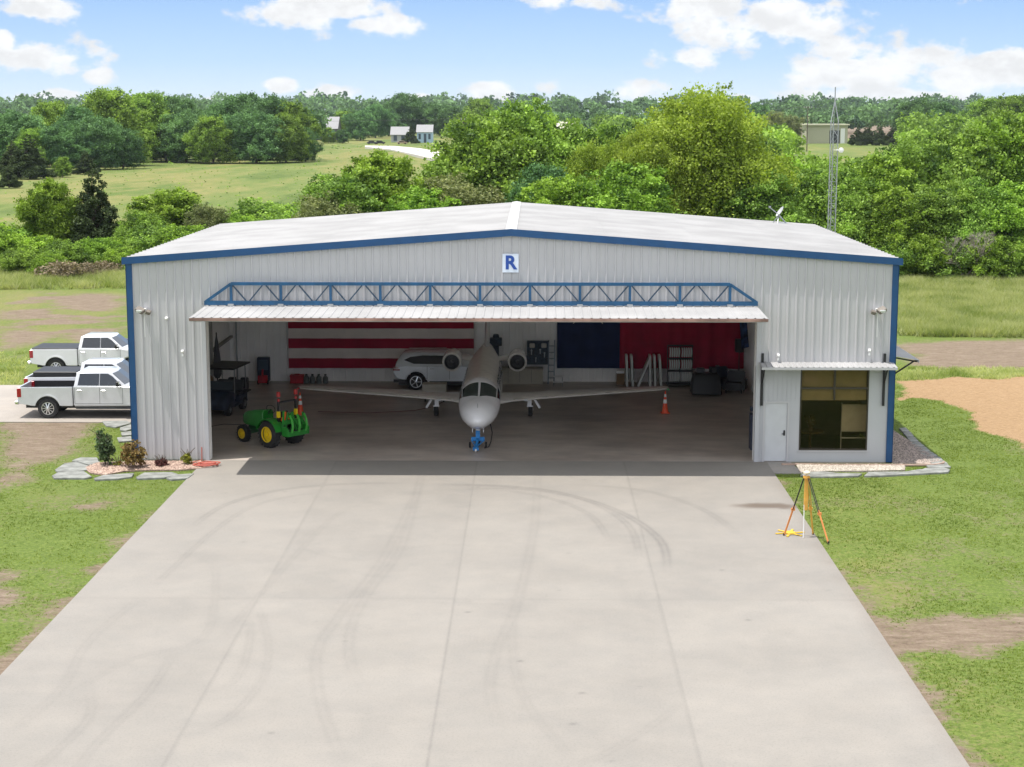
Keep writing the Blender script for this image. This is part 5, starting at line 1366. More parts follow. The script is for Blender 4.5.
# office ---------------------------------------------------------------
t = thing('whiteboard', 'white flip board on a stand behind the office window', 'whiteboard', (12.42, 0.8, 0))
s = MB(); s.bb(-.5, .45, -.02, .02, .95, 1.95); s.build('board', mat('board_white', (.95, .92, .85), .5), t, bevel=.01)
s = MB()
for sx_ in (-.5, .46): s.bar((sx_, .04, 0), (sx_, .04, 2.0), .03, .03); s.bar((sx_, -.3, .03), (sx_, .35, .03), .04, .04)
s.bar((-.5, .02, .72), (.46, .02, .72), .03, .05); s.build('stand', M['white'], t)
t = thing('side_table', 'brown round table with a plant inside the office', 'table', (11.0, 2.0, 0))
s = MB(); s.tube((0, 0, .72), (0, 0, .76), .5, n=24); s.tube((0, 0, 0), (0, 0, .72), .05); s.tube((0, 0, 0), (0, 0, .04), .28, n=16); s.build('table_frame', M['brown'], t)
s = MB()
for k in range(40):
    a = rr.random()*6.28; b = rr.random(); s.box((.22*math.cos(a)*b, .22*math.sin(a)*b, 1.0+.3*rr.random()), (.12, .04, .05), (rr.random()*3, rr.random()*3, a))
s.tube((0, 0, .76), (0, 0, .95), .08, .10, 10); s.build('plant', mat('dry_plant', (.22, .15, .07), .8, vary=.4), t)
lounge(757, 2.6, 0, 'dummy') if False else None

# survey tripod ----------------------------------------------------------
feet = [G(784, 535.5), G(828.5, 543.5), G(813, 534.5)]
cx, cy = G(806.5, 537.5); cx = (feet[0][0]+feet[1][0]+feet[2][0])/3; cy = sum(f[1] for f in feet)/3
cx = XZ(806.5, 480, cy)[0]
_, za = XZ(806.5, 476, cy)
t = thing('survey_tripod', 'orange surveying tripod with a pale receiver at the apron edge', 'tripod', (cx, cy, 0.0))
for i, (fx, fy) in enumerate(feet):
    d = Vector((fx-cx, fy-cy, 0)); top = Vector((d.x*.06/d.length, d.y*.06/d.length, za)); ft = Vector((d.x, d.y, 0.0)); md = top.lerp(ft, .56)
    s = MB(); sidev = d.cross(Vector((0, 0, 1))).normalized()*.035
    s.bar(top+sidev, md+sidev*.8, .022, .03); s.bar(top-sidev, md-sidev*.8, .022, .03); leg = s.build('leg', M['black'] if i < 2 else M['tripod_wood'], t)
    s = MB(); s.bar(md.lerp(top, .1), ft, .045, .045); s.box(md, (.11, .07, .07)); s.build('leg_extension', mat('leg_red', (.60, .22, .06), .5) if i < 2 else M['tripod_wood'], leg)
    s = MB(); s.tube(ft, ft+Vector((0, 0, .07)), .035, .03, 8); s.build('foot', M['black'], leg)
s = MB(); s.tube((0, 0, za-.06), (0, 0, za), .10, n=18); s.build('tripod_head', M['tripod_wood'], t)
s = MB(); s.bb(-.055, .055, -.05, .05, za-1.02, za-.07); s.build('hanging_case', M['tripod_wood'], t, bevel=.01)
s = MB(); s.tube((0, 0, za), (0, 0, za+.06), .03); s.lathe([(0, .06), (.02, .10), (.06, .10), (.09, .05)], (0, 0, za+.06), (0, 0, 1), n=20, caps=True); s.build('receiver', mat('receiver_cream', (.62, .55, .40), .5), t, smooth=40)
s = MB(); s.tube((-.05, -.03, .02), (-.05, -.03, 1.0), .014); s.build('centre_pole', M['white'], t)
ox, oy = G(790, 533.5)
s = MB()
for a in (0, 1.05, 2.1): s.box((0, 0, .02), (.9, .07, .025), (0, 0, a))
s.tube((0, 0, .0), (0, 0, .05), .16, n=14)
o = s.build('ground_spreader', mat('spreader_yellow', (.55, .36, .03), .6), None, bevel=.006); o.location = (ox, oy, 0); o.rotation_euler = (0, 0, .2); tag(o, 'yellow star shaped spreader lying on the concrete under the tripod', 'spreader')

# hose by the left jamb ---------------------------------------------------
hx, hy = G(208, 466)
s = MB(); pts = []
for k in range(90):
    a = k*.28; r_ = .30+.10*math.sin(k*.21)+.04*math.sin(k*1.3); pts.append((hx-.05+r_*1.15*math.cos(a), hy+r_*.8*math.sin(a), .03+.0011*k))
pts += [(hx-.5, hy+.25, .03), (hx-.75, hy+.3, .03), (OL-.25, -.15, .03), (OL-.25, -.12, .5)]
s.path(pts, .022, 5); tag(s.build('garden_hose', M['hose'], None), 'red garden hose coiled on the ground at the left jamb', 'hose')

# planting beds -----------------------------------------------------------
lb = gp((117,462),(150,461),(205,461.5),(206,468),(180,470),(150,470),(125,471),(105,475),(90,473),(84,468),(96,463))
lb2 = gp((112,450),(133,450),(133,462),(105,465))
s = MB(); s.prism(lb, 'z', -.1, .012); tag(s.build('gravel_bed', M['rose_gravel'], None), 'pinkish gravel bed along the left front wall', kind='stuff')
rb = gp((796,464.5),(905,464.5),(905,470),(860,471),(830,471),(800,472.5))
rb2 = [(13.60, 12), (13.60, 0.0), (13.60, -0.15), (14.9, -0.35), (15.45, .1), (15.0, 5), (14.6, 12)]
s = MB(); s.prism(rb, 'z', -.1, .010); tag(s.build('gravel_strip', mat('white_gravel', (.32, .28, .24), .95, vary=.3, scale=22, bump=.8, bscale=50), None), 'pale pebble strip along the office front wall', kind='stuff')
s = MB(); s.prism(rb2, 'z', -.1, .014); tag(s.build('gravel_bed', M['gravel'], None), 'grey gravel bed along the right side wall', kind='stuff')
def pebbles(polys, n, cols, zb_, nm, label, size=(.02, .05)):
    rg = np.random.RandomState(3); out = []; V_ = []; F_ = []; T_ = []
    for P in polys:
        P = np.array(P); lo = P.min(0); hi = P.max(0); m_ = n
        q = rg.rand(m_*3, 2)*(hi-lo)+lo; q = q[poly_sd(q[:, 0], q[:, 1], P) > .03][:m_]; out.append(q)
    Q = np.concatenate(out); N_ = len(Q)
    R_ = rg.uniform(size[0], size[1], N_)
    base = np.array([(1, 0, 0), (0, 1, 0), (-1, 0, 0), (0, -1, 0), (0, 0, .8), ]); 
    V = (base[None]*R_[:, None, None]); a = rg.rand(N_)*6.28
    c, s_ = np.cos(a)[:, None], np.sin(a)[:, None]
    X_ = V[:, :, 0]*c*1.3-V[:, :, 1]*s_; Y_ = V[:, :, 0]*s_*1.3+V[:, :, 1]*c
    V = np.stack([X_+Q[:, 0:1], Y_+Q[:, 1:2], V[:, :, 2]+zb_], -1).reshape(-1, 3)
    f = np.array([(0, 1, 4), (1, 2, 4), (2, 3, 4), (3, 0, 4)]); F_ = (f[None]+np.arange(N_)[:, None, None]*5).reshape(-1, 3)
    me = raw_mesh(nm, V, F_, cols, tint=np.repeat(rg.rand(N_), 4)); o = link(nm, me); tag(o, label, kind='stuff')
def pebble_mat(nm, a, b):
    m = bpy.data.materials.new(nm); m.use_nodes = True; t_ = m.node_tree; at_ = t_.nodes.new('ShaderNodeAttribute'); at_.attribute_name = 'tint'
    r_ = t_.nodes.new('ShaderNodeValToRGB'); r_.color_ramp.elements[0].color = (*a, 1); r_.color_ramp.elements[1].color = (*b, 1)
    t_.links.new(at_.outputs['Fac'], r_.inputs[0]); t_.links.new(r_.outputs[0], t_.nodes['Principled BSDF'].inputs['Base Color']); t_.nodes['Principled BSDF'].inputs['Roughness'].default_value = .85
    return m
pebbles([lb], 2600, pebble_mat('rose_pebble', (.16, .10, .08), (.46, .34, .27)), .012, 'pebbles', 'pink pebbles strewn over the left bed')
pebbles([rb], 3200, pebble_mat('pale_pebble', (.20, .17, .14), (.50, .45, .38)), .010, 'pebbles', 'pale pebbles strewn in front of the office')
pebbles([rb2], 5200, pebble_mat('grey_pebble', (.13, .105, .09), (.38, .31, .27)), .014, 'pebbles', 'grey brown pebbles strewn along the right wall')
s = MB(); cv = [(-0.0+9.6, -.50), (11.2, -.62), (12.9, -.60), (14.2, -.62), (15.0, -.55), (15.35, -.32), (15.45, -.05)]
for a, b in zip(cv[:-1], cv[1:]): s.bar((a[0], a[1], .02), (b[0], b[1], .02), .09, .06)
tag(s.build('bed_edging', mat('edge_brick', (.34, .24, .19), .8, vary=.2), None), 'curved brown edging in front of the right gravel beds', 'edging')
# flagstones
def flag_(px_poly, label, grp):
    P = gp(*px_poly); cx_ = sum(p[0] for p in P)/len(P); cy_ = sum(p[1] for p in P)/len(P)
    s = MB(); s.prism([(p[0]-cx_, p[1]-cy_) for p in P], 'z', -.06, .022+.006*rr.random()); o = s.build('flagstone', M['flagstone'], None, bevel=.012); o.location = (cx_, cy_, 0)
    tag(o, label, 'paving stone', grp)
gl_ = 'flagstones round the left planting bed'
for P, lb_ in (([(55,470),(64,464),(76,462),(88,466),(88,470),(72,472),(57,472)], 'irregular grey flagstone at the far left end of the left bed'),
    ([(72,461),(80,458),(97,458),(100,462),(90,465.5),(78,462)], 'small flagstone behind the left end of the left bed'),
    ([(52,476),(58,472.8),(84,471.5),(92,477),(85,478.5),(54,478.5)], 'grey flagstone in front of the leftmost one'),
    ([(94,478.5),(104,475.5),(134,473.5),(132,477),(118,479),(95,480)], 'long flagstone in front of the two bushes'),
    ([(136,477.5),(144,473),(172,472.5),(178,474.5),(164,478),(138,479)], 'broad flagstone below the low maroon plant'),
    ([(166,478.5),(176,475),(194,474),(188,478.5),(172,480)], 'flagstone nearest the apron on the left'),
    ([(102,421.5),(127,421),(131,423.5),(116,427.5),(106,426)], 'pale flagstone at the edge of the parking pad'),
    ([(120,428),(131,424.5),(132,429),(126,431),(120,430.5)], 'stepping stone second from the parking pad'),
    ([(121,433),(131,431.5),(132,435),(122,436)], 'stepping stone third from the parking pad'),
    ([(117,438),(131,436.5),(132,441),(119,442)], 'stepping stone fourth from the parking pad')):
    flag_(P, lb_, gl_)
gr_ = 'flagstones round the right gravel bed'
RS = [([(800,475.5),(806,472.8),(822,471.8),(838,473.5),(862,474),(858,476.2),(830,477),(808,477)], 'long flagstone in front of the office window'),
    ([(864,476.2),(868,472.5),(905,472),(920,469.6),(941,470.8),(938,473),(905,474.5),(880,476)], 'long flagstone at the front right corner of the hangar'),
    ([(912,473.8),(940,473),(948,472.4),(950,470),(944,468),(925,468.6)], 'outermost flagstone at the right corner'),
    ([(926,465.2),(948,464.8),(951,467.6),(928,468)], 'flagstone second out at the right corner'), ([(928,461.5),(944,461),(948,464),(932,464.5)], 'flagstone third along the right side'),
    ([(924,457.6),(940,457.2),(943,460.4),(928,461)], 'flagstone fourth along the right side'), ([(920,453),(932,452.6),(938,456.4),(924,457)], 'flagstone fifth along the right side'),
    ([(916,448),(926,447.6),(931,452),(920,452.4)], 'flagstone sixth along the right side'), ([(911,443),(920,442.6),(925,446.8),(915,447.4)], 'flagstone seventh along the right side'),
    ([(907,438),(915,437.6),(919,441.8),(911,442.4)], 'flagstone eighth along the right side'), ([(903,433),(911,432.6),(914,436.8),(907,437.4)], 'flagstone ninth along the right side'),
    ([(899,428.5),(906,428),(910,432),(903,432.4)], 'farthest flagstone along the right side')]
for P, lb_ in RS: flag_(P, lb_, gr_)
# ------------------------------------------------------------------ vegetation
F_MID = foliage_mat('leaves_mid', (0.045, 0.094, 0.021), (0.344, 0.515, 0.095))
F_LIGHT = foliage_mat('leaves_light', (0.130, 0.200, 0.024), (0.430, 0.560, 0.095), 0.45)
F_DARK = foliage_mat('leaves_dark', (0.038, 0.087, 0.038), (0.186, 0.336, 0.120), 0.25)
F_CEDAR = foliage_mat('leaves_cedar', (0.022, 0.039, 0.015), (0.096, 0.130, 0.048), 0.15)
F_BRIGHT = foliage_mat('leaves_bright', (0.058, 0.124, 0.018), (0.404, 0.600, 0.091), 0.4)
F_GREY = foliage_mat('leaves_olive', (0.085, 0.114, 0.042), (0.328, 0.355, 0.150), 0.3)
F_DEAD = foliage_mat('dead_brush_leaves', (0.10, 0.09, 0.05), (0.33, 0.26, 0.18), 0.2)

def leaf_quads(C, size, rg, tint, up=0.3, elong=1.5):
    """rhombic leaves at centres C"""
    n = len(C)
    nrm = rg.normal(size=(n, 3)); nrm[:, 2] += up; nrm /= np.linalg.norm(nrm, axis=1)[:, None]
    a = rg.normal(size=(n, 3)); a -= nrm*(a*nrm).sum(1)[:, None]; a /= np.linalg.norm(a, axis=1)[:, None]
    b = np.cross(nrm, a)
    s_ = (size*rg.uniform(.6, 1.35, n))[:, None]
    V = np.stack([C+a*s_*elong*.5, C+b*s_*.5+nrm*s_*.12, C-a*s_*elong*.5, C-b*s_*.5+nrm*s_*.12], 1).reshape(-1, 3)
    F_ = np.arange(n*4).reshape(n, 4)
    return V, F_, tint
def crown(name, lobes, m, leaves, leaf, seed, clumps=46, spread=.34, droop=0.0, up=.45):
    rg = np.random.RandomState(seed)
    lobes = np.array(lobes, float)       # cx cy cz rx ry rz
    area = (lobes[:, 3]*lobes[:, 4]+lobes[:, 3]*lobes[:, 5]+lobes[:, 4]*lobes[:, 5])
    k = np.maximum(4, (clumps*len(lobes)*area/area.sum()).astype(int))
    CC = []; R_ = []
    for L_, kk in zip(lobes, k):
        d = rg.normal(size=(kk, 3)); d /= np.linalg.norm(d, axis=1)[:, None]
        rr_ = rg.uniform(.60, 1.12, kk)[:, None]
        CC.append(L_[:3]+d*rr_*L_[3:]); R_.append(np.full(kk, spread*(L_[3:].mean())))
    CC = np.concatenate(CC); R_ = np.concatenate(R_)
    keep = CC[:, 2] > 0.06*CC[:, 2].max(); CC = CC[keep]; R_ = R_[keep]
    ct = np.clip(rg.normal(.48, .26, len(CC)), 0, 1)
    w = R_**2; w /= w.sum()
    ids = rg.choice(len(CC), leaves, p=w)
    P = CC[ids]+rg.normal(size=(leaves, 3))*R_[ids][:, None]*np.array([.62, .62, .48])
    P[:, 2] -= droop*np.abs(rg.normal(size=leaves))*R_[ids]
    P[:, 2] = np.maximum(P[:, 2], .02)
    tt = np.clip(ct[ids]+rg.normal(0, .09, leaves), 0, 1)
    V, F_, T_ = leaf_quads(P, leaf, rg, tt, up)
    return raw_mesh(name, V, F_, m, tint=T_)
def trunk_mesh(name, h, r, lobes, seed, m=None, low=0.0):
    rg = random.Random(seed); s = MB()
    pts = [(0, 0, -.3)]; x = y = 0
    for i in range(1, 6):
        x += rg.uniform(-.12, .12)*h/8; y += rg.uniform(-.12, .12)*h/8; pts.append((x, y, h*.16*i))
    for i in range(5): s.tube(pts[i], pts[i+1], r*(1-.15*i), r*(1-.15*(i+1)), 9, cap=False)
    for L_ in lobes[:14]:
        b = pts[rg.randint(1, 4)]; e = (L_[0], L_[1], L_[2])
        mid = ((b[0]+e[0])/2+rg.uniform(-.3, .3), (b[1]+e[1])/2+rg.uniform(-.3, .3), (b[2]+e[2])/2+.25)
        s.tube(b, mid, r*.45, r*.28, 6, cap=False); s.tube(mid, e, r*.28, r*.1, 6)
    me_o = s.build(name, m or M['wood'], None, smooth=60); me = me_o.data; bpy.data.objects.remove(me_o)
    return me
def blob_lobes(seed, H, Rr, n, base=.12, top_taper=.55, lr=(.22, .36)):
    """irregular crown: lobes round a core"""
    rg = random.Random(seed); out = [(0, 0, H*.52, Rr*.55, Rr*.55, H*.32)]
    for i in range(n):
        u = (i+.5)/n; z = H*(base+(0.96-base)*u); k = math.sin(math.pi*min(1, max(0, (u*.86+.14))))**top_taper
        a = i*2.399+rg.uniform(-.5, .5); q = Rr*k*rg.uniform(.45, .85); r_ = Rr*rg.uniform(*lr)
        out.append((q*math.cos(a), q*math.sin(a), min(z, H-r_*.8), r_, r_, r_*rg.uniform(.7, .95)))
    for i in range(7):    # shoots that break the outline
        a = rg.uniform(0, 6.28); q = Rr*rg.uniform(.15, .8); z = H*(1.0-.45*(q/Rr)**2)*rg.uniform(.93, 1.02); r_ = Rr*rg.uniform(.09, .15)
        out.append((q*math.cos(a), q*math.sin(a), z, r_, r_, r_*1.3))
    return out
PROTO = {}
def proto(key, kind, seed, H, Rr, n, m, leaves, leaf, base=.12, clumps=17, trunk_r=.22, spread=.33, droop=0, taper=.55, lr=(.22, .36), trunkm=None):
    L_ = blob_lobes(seed, H, Rr, n, base, taper, lr)
    PROTO[key] = (kind, crown(key+'_crown', L_, m, leaves, leaf, seed, clumps, spread, droop), trunk_mesh(key+'_trunk', H, trunk_r, L_, seed, trunkm), H)
def plant(key, x, y, h, label, cat='tree', group=None, rz=None, wide=1.0, m=None, z=None, parts=('trunk', 'crown')):
    kind, cm_, tm_, H = PROTO[key]
    zz_ = float(hgt(np.array([x]), np.array([y]))[0]) if z is None else z
    t = thing(kind, label, cat, (x, y, zz_), rz if rz is not None else (x*12.9+y*7.3) % 6.28, group)
    k = h/H; t.scale = (k*wide, k*wide, k)
    a = link(parts[0], tm_, t); b = link(parts[1], cm_, t)
    return t
proto('oakA', 'broadleaf_tree', 11, 10, 5.0, 24, F_MID, 70000, .165)
proto('oakB', 'broadleaf_tree', 12, 10, 4.6, 22, F_BRIGHT, 66000, .165)
proto('oakC', 'broadleaf_tree', 13, 10, 5.6, 26, F_MID, 75000, .165, lr=(.18, .32))
proto('light', 'broadleaf_tree', 14, 14, 6.4, 34, F_LIGHT, 120000, .16, base=.06, spread=.36, droop=.7, lr=(.16, .30), taper=.42)
proto('dark', 'broadleaf_tree', 15, 10, 5.2, 22, F_DARK, 60000, .17)
proto('darkB', 'broadleaf_tree', 16, 10, 5.6, 24, F_DARK, 60000, .17)
proto('midfar', 'broadleaf_tree', 17, 10, 5.2, 22, F_MID, 60000, .18)
proto('bush', 'bush', 18, 3, 2.3, 14, F_BRIGHT, 22000, .095, base=.1, trunk_r=.06, clumps=18)
proto('bushB', 'bush', 19, 3, 2.6, 14, F_MID, 22000, .095, base=.1, trunk_r=.06, clumps=18)
proto('olive', 'broadleaf_tree', 20, 8, 3.6, 18, F_GREY, 30000, .13)
# cedar
def cedar_lobes(seed, H, Rr):
    rg = random.Random(seed); out = []
    for i in range(34):
        u = (i+.5)/34; z = H*(.07+.9*u); q = Rr*(1-u)**.75*rg.uniform(.35, .95); a = i*2.399+rg.uniform(-.4, .4); r_ = max(.28, Rr*.34*(1-u*.75))
        out.append((q*math.cos(a), q*math.sin(a), z, r_, r_, r_*.8))
    return out
CL = cedar_lobes(5, 9, 3.0)
PROTO['cedar'] = ('cedar_tree', crown('cedar_crown', CL, F_CEDAR, 60000, .13, 5, 26, .40), trunk_mesh('cedar_trunk', 9, .16, CL[::3], 5), 9)

D = 133.0  # metres from the camera to the hedgerow behind the hangar
def at_top(px, pytop, Y):
    x, z = XZ(px, pytop, Y); return x, z+0.1
def tree(key, px, top, Y, label, wide=1.0, rz=None, cat='tree', group=None, hk=1.0):
    x, z = at_top(px, top, Y)
    g = float(hgt(np.array([x]), np.array([Y]))[0])
    return plant(key, x, Y, (z-g)*hk, label, cat, group, rz, wide)
# row behind the hangar
tree('oakA', 342, 176, 70, 'bushy green tree just left of the ridge, lowest of the row behind the roof', 1.3, .3)
tree('oakB', 374, 154, 73, 'rounded green tree behind the roof, left of the tallest dark green one', 1.15, 1.9)
tree('olive', 322, 196, 66, 'small sparse olive green tree behind the left half of the roof', 1.1)
tree('oakA', 484, 122, 80, 'large green tree directly behind the roof ridge, left one of a close pair', 1.05, 2.2)
tree('oakC', 520, 104, 84, 'large green tree directly behind the roof ridge, taller one of a close pair', .92, .8)
tree('olive', 452, 178, 72, 'greyish tree in front of the pair behind the roof ridge', 1.3, .4)
tree('oakB', 424, 190, 69, 'low green tree filling the gap left of the pair behind the ridge', 1.3, 3.4)
tree('oakA', 585, 126, 88, 'green tree between the ridge pair and the tall yellowish tree', .95, 4.0)
tree('light', 600, 140, 76, 'yellow green tree left of the tall feathery one', .75, 2.6)
tree('light', 712, 86, 74, 'tall feathery yellow green tree behind the right half of the roof', 1.02, .6)
tree('light', 652, 122, 72, 'yellow green tree leaning on the left flank of the tall feathery one', .85, 4.4)
tree('oakB', 780, 158, 78, 'green tree right of the tall feathery one, below the far road', 1.0, 1.0)
tree('oakA', 762, 176, 71, 'lower green tree at the foot of the tall feathery one', 1.1, 5.1)
tree('dark', 545, 168, 74, 'dark green tree in the shade below the ridge pair', 1.0, 5.0)
tree('oakB', 560, 178, 69, 'low tree just behind the ridge of the roof', 1.2, .2)
tree('oakB', 625, 165, 67, 'low bright green tree behind the right roof slope', 1.2, 2.9)
# right hand wood
R_T = [('oakA', 810, 168, 76, 'green tree left of the radio tower', 1.1), ('oakC', 846, 172, 73, 'green tree just right of the radio tower', 1.1), ('oakB', 880, 158, 74, 'bright tree of the right wood behind the hangar corner', 1.05),
       ('oakA', 915, 145, 77, 'tall tree of the right wood above the far end of the grass', 1.0), ('oakC', 948, 134, 80, 'tall tree in the middle of the right wood', 1.0), ('oakB', 985, 124, 82, 'second tallest tree of the right wood', 1.0),
       ('oakA', 1018, 118, 84, 'tallest tree of the right wood at the picture edge', 1.0), ('oakC', 1060, 112, 84, 'tree of the right wood beyond the picture edge', 1.0),
       ('oakB', 900, 190, 70, 'lower tree at the front of the right wood behind the corner', 1.15), ('oakA', 935, 186, 70.5, 'lower front tree of the right wood, third from the corner', 1.2), ('oakC', 975, 182, 71, 'lower front tree of the right wood beside the dead branches', 1.1),
       ('oakB', 1012, 184, 70, 'lower front tree of the right wood at the picture edge', 1.2), ('oakA', 862, 200, 71, 'low front tree behind the right roof corner', 1.1), ('dark', 832, 198, 74, 'dark low tree behind the base of the radio tower', 1.0), ('oakB', 1050, 180, 72, 'front tree of the right wood beyond the picture edge', 1.2)]
for i, (k_, px, tp, Y, lb_, wd) in enumerate(R_T): tree(k_, px, tp, Y, lb_, wd, rz=i*1.37)
for i, (px, tp, Y) in enumerate([(905, 240, 68), (925, 236, 67.5), (946, 243, 67), (990, 238, 67), (1015, 241, 67), (1040, 236, 67)]):
    tree('bush' if i % 2 else 'bushB', px, tp, Y, ['bush at the foot of the right wood beside the hangar corner', 'second bush at the foot of the right wood', 'bush left of the dead branches', 'bush right of the dead branches', 'last bush in view along the right wood', 'bush along the right wood beyond the picture edge'][i], 1.15, i*1.1, 'bush')
# dead branches at the wood's edge
x, _ = XZ(965, 240, 66)
rg_ = random.Random(9); s = MB()
def branch(p, d, L_, r_, dep):
    q = Vector(p)+Vector(d)*L_; s.tube(p, q, r_, r_*.7, 5, cap=False)
    if dep == 0: return
    for _ in range(3): branch(q, (Vector(d)+Vector((rg_.uniform(-.7, .7), rg_.uniform(-.5, .5), rg_.uniform(-.35, .5)))).normalized(), L_*.72, r_*.62, dep-1)
for k in range(7): branch((rg_.uniform(-1.2, 1.2), 0, 0), Vector((rg_.uniform(-.8, .8), rg_.uniform(-.6, 0), rg_.uniform(.5, 1))).normalized(), rg_.uniform(.9, 1.5), .055, 4)
o = s.build('dead_bush', M['deadwood']); o.location = (x, 66.2, 0); tag(o, 'tangle of bare grey branches at the foot of the right wood', 'dead bush')
# left hedge line
tree('cedar', 92, 163, 82, 'dark pointed cedar left of the hangar', 1.0, 1.0)
tree('oakB', 46, 181, 82, 'light green tree left of the dark cedar', .95, 2.0)
tree('cedar', 68, 198, 84, 'small dark cedar behind the light green tree', 1.0, 3.0)
tree('oakB', 170, 190, 86, 'spreading green tree above the left end of the roof', 1.6, .7)
tree('oakA', 140, 214, 80, 'low green tree between the cedar and the spreading tree', 1.2, 2.4)
tree('olive', 205, 206, 82, 'sparse tree at the right end of the left hedge', 1.2, 1.4)
tree('bushB', 265, 203, 100, 'lone round dark green bush in the pasture behind the roof', 1.5, .4, 'bush')
tree('bush', 232, 217, 84, 'small bush just above the roof edge', 1.2, .9, 'bush')
tree('bushB', 298, 212, 92, 'small bush right of the lone round one', 1.0, 2.9, 'bush')
LB = [(12, 228, 80, 'bush at the left picture edge in the hedge'), (-20, 222, 78, 'bush of the left hedge beyond the picture edge'), (38, 238, 77, 'bright bush below the light green tree'), (68, 243, 75, 'bright bush below the dark cedar'), (100, 240, 76, 'bright bush in the middle of the left hedge'),
      (130, 238, 78, 'bush of the left hedge near the hangar corner'), (20, 252, 70, 'front bush of the left hedge at the picture edge'), (52, 256, 68, 'front bush beside the dead pink brush'), (120, 250, 72, 'front bush next to the hangar corner'), (160, 226, 78, 'bush above the hangar corner'), (190, 228, 76, 'bush behind the left eave')]
for i, (px, tp, Y, lb_) in enumerate(LB): tree('bush' if i % 3 else 'bushB', px, tp, Y, lb_, 1.35, i*2.1, 'bush')
L_ = blob_lobes(44, 1.6, 1.8, 9, .1)
PROTO['brush'] = ('dead_bush', crown('brush_crown', L_, F_DEAD, 1800, .13, 44, 30), trunk_mesh('brush_trunk', 1.6, .04, L_, 44, M['deadwood']), 1.6)
tree('brush', 62, 262, 66, 'pale dry brush in front of the left hedge', 1.2, .5, 'dry bush'); tree('brush', 85, 264, 68, 'pinkish dry brush nearer the hangar corner', 1.2, 2.5, 'dry bush'); tree('brush', 108, 262, 70, 'dry brush right beside the hangar corner trim', 1.2, 4.5, 'dry bush')

# clump of dark trees across the left pasture
CLUMP = [(-30, 100, 330, 1.0, 'oakfar'), (12, 112, 320, 1.2, ''), (50, 104, 345, 1.1, ''), (78, 108, 340, 1.0, ''), (108, 92, 350, 1.15, ''), (140, 95, 380, 1.1, ''), (96, 118, 318, 1.2, ''), (60, 124, 312, 1.1, ''), (165, 120, 385, 1.2, ''), (150, 108, 400, 1.1, ''),
         (185, 112, 375, 1.15, ''), (212, 118, 366, 1.15, ''), (243, 95, 400, 1.1, ''), (268, 96, 395, 1.1, ''), (292, 104, 392, 1.0, ''), (225, 104, 395, 1.0, ''), (255, 112, 368, 1.2, ''), (285, 116, 372, 1.15, ''), (305, 128, 378, .9, ''), (122, 128, 325, 1.1, ''), (30, 130, 310, 1.0, ''), (175, 98, 400, 1., '')]
wh = ['at the far left of the picture', 'behind the light green tree', 'left of the tall ones', 'low in the left clump', 'tallest in the left clump above the cedar', 'right shoulder of the left clump', 'front of the left clump above the cedar', 'front of the left clump above the light green tree', 'left end of the second clump', 'in the gap between the two clumps',
      'left part of the second clump', 'front left of the second clump', 'tallest in the second clump', 'second tallest in the second clump', 'upper right of the second clump', 'behind the second clump', 'front middle of the second clump', 'front right of the second clump', 'last and lowest at the right end of the second clump', 'front right end of the left clump', 'low front tree at the far left', 'rounded crown peeping between the clumps']
for i, ((px, tp, Y, wd, _), w_) in enumerate(zip(CLUMP, wh)):
    tree(('dark', 'darkB', 'midfar')[i % 3 if i not in (8, 4) else 2], px, tp, Y, 'dark pasture tree, '+w_, wd, i*1.7, 'tree', 'dark trees across the left pasture')
for i, (px, tp, Y, lb_) in enumerate([(28, 134, 262, 'dark cedar at the left end of the pasture'), (8, 165, 225, 'small dark cedar at the left picture edge'), (12, 140, 270, 'grey green cedar behind the small one at the left edge'), (85, 150, 285, 'small pasture cedar in front of the left clump')]):
    tree('cedar', px, tp, Y, lb_, 1.5, i)
tree('midfar', 62, 158, 270, 'little round tree in front of the left clump', 1.0, 2)
# middle distance, round the farm houses
MT = [(328, 128, 640, 'midfar', 'round light tree in front of the far barn'), (342, 130, 640, 'dark', 'small tree right of the far barn'), (360, 112, 700, 'darkB', 'tree left of the blue farmhouse'), (375, 105, 760, 'dark', 'taller tree behind and left of the farmhouse'), (404, 94, 820, 'dark', 'tallest far tree above the farmhouse'), (432, 103, 820, 'darkB', 'far tree right of the farmhouse roof'), (345, 112, 760, 'midfar', 'far tree above the barn'),
      (411, 126, 640, 'cedar', 'dark cedar in front of the farmhouse'), (452, 108, 780, 'dark', 'far tree behind the utility pole'), (388, 110, 800, 'dark', 'far tree between barn and farmhouse'), (478, 100, 760, 'midfar', 'far tree right of the utility pole'),
      (868, 124, 600, 'cedar', 'dark cedar right of the tan building'), (858, 126, 600, 'cedar', 'dark cedar touching the tan building'), (880, 123, 600, 'cedar', 'third dark cedar right of the tan building'), (893, 125, 600, 'cedar', 'fourth dark cedar right of the tan building'), (903, 128, 600, 'cedar', 'last dark cedar of the row right of the tan building'),
      (792, 116, 640, 'olive', 'olive tree left of the tan building'), (775, 112, 640, 'olive', 'pale olive tree far left of the tan building'), (778, 126, 420, 'dark', 'dark round tree right of the tall feathery one'), (920, 100, 620, 'darkB', 'large dark far tree above the right wood'), (945, 104, 600, 'dark', 'dark far tree right of the large one'), (758, 104, 700, 'darkB', 'far tree just right of the feathery crown'),
      (985, 100, 520, 'midfar', 'far tree above the highest part of the right wood'), (1012, 97, 500, 'midfar', 'far tree at the right picture edge')]
for i, (px, tp, Y, k_, lb_) in enumerate(MT): tree(k_, px, tp, Y, lb_, 1.35 if k_ == 'cedar' else 1.15, i*.9)

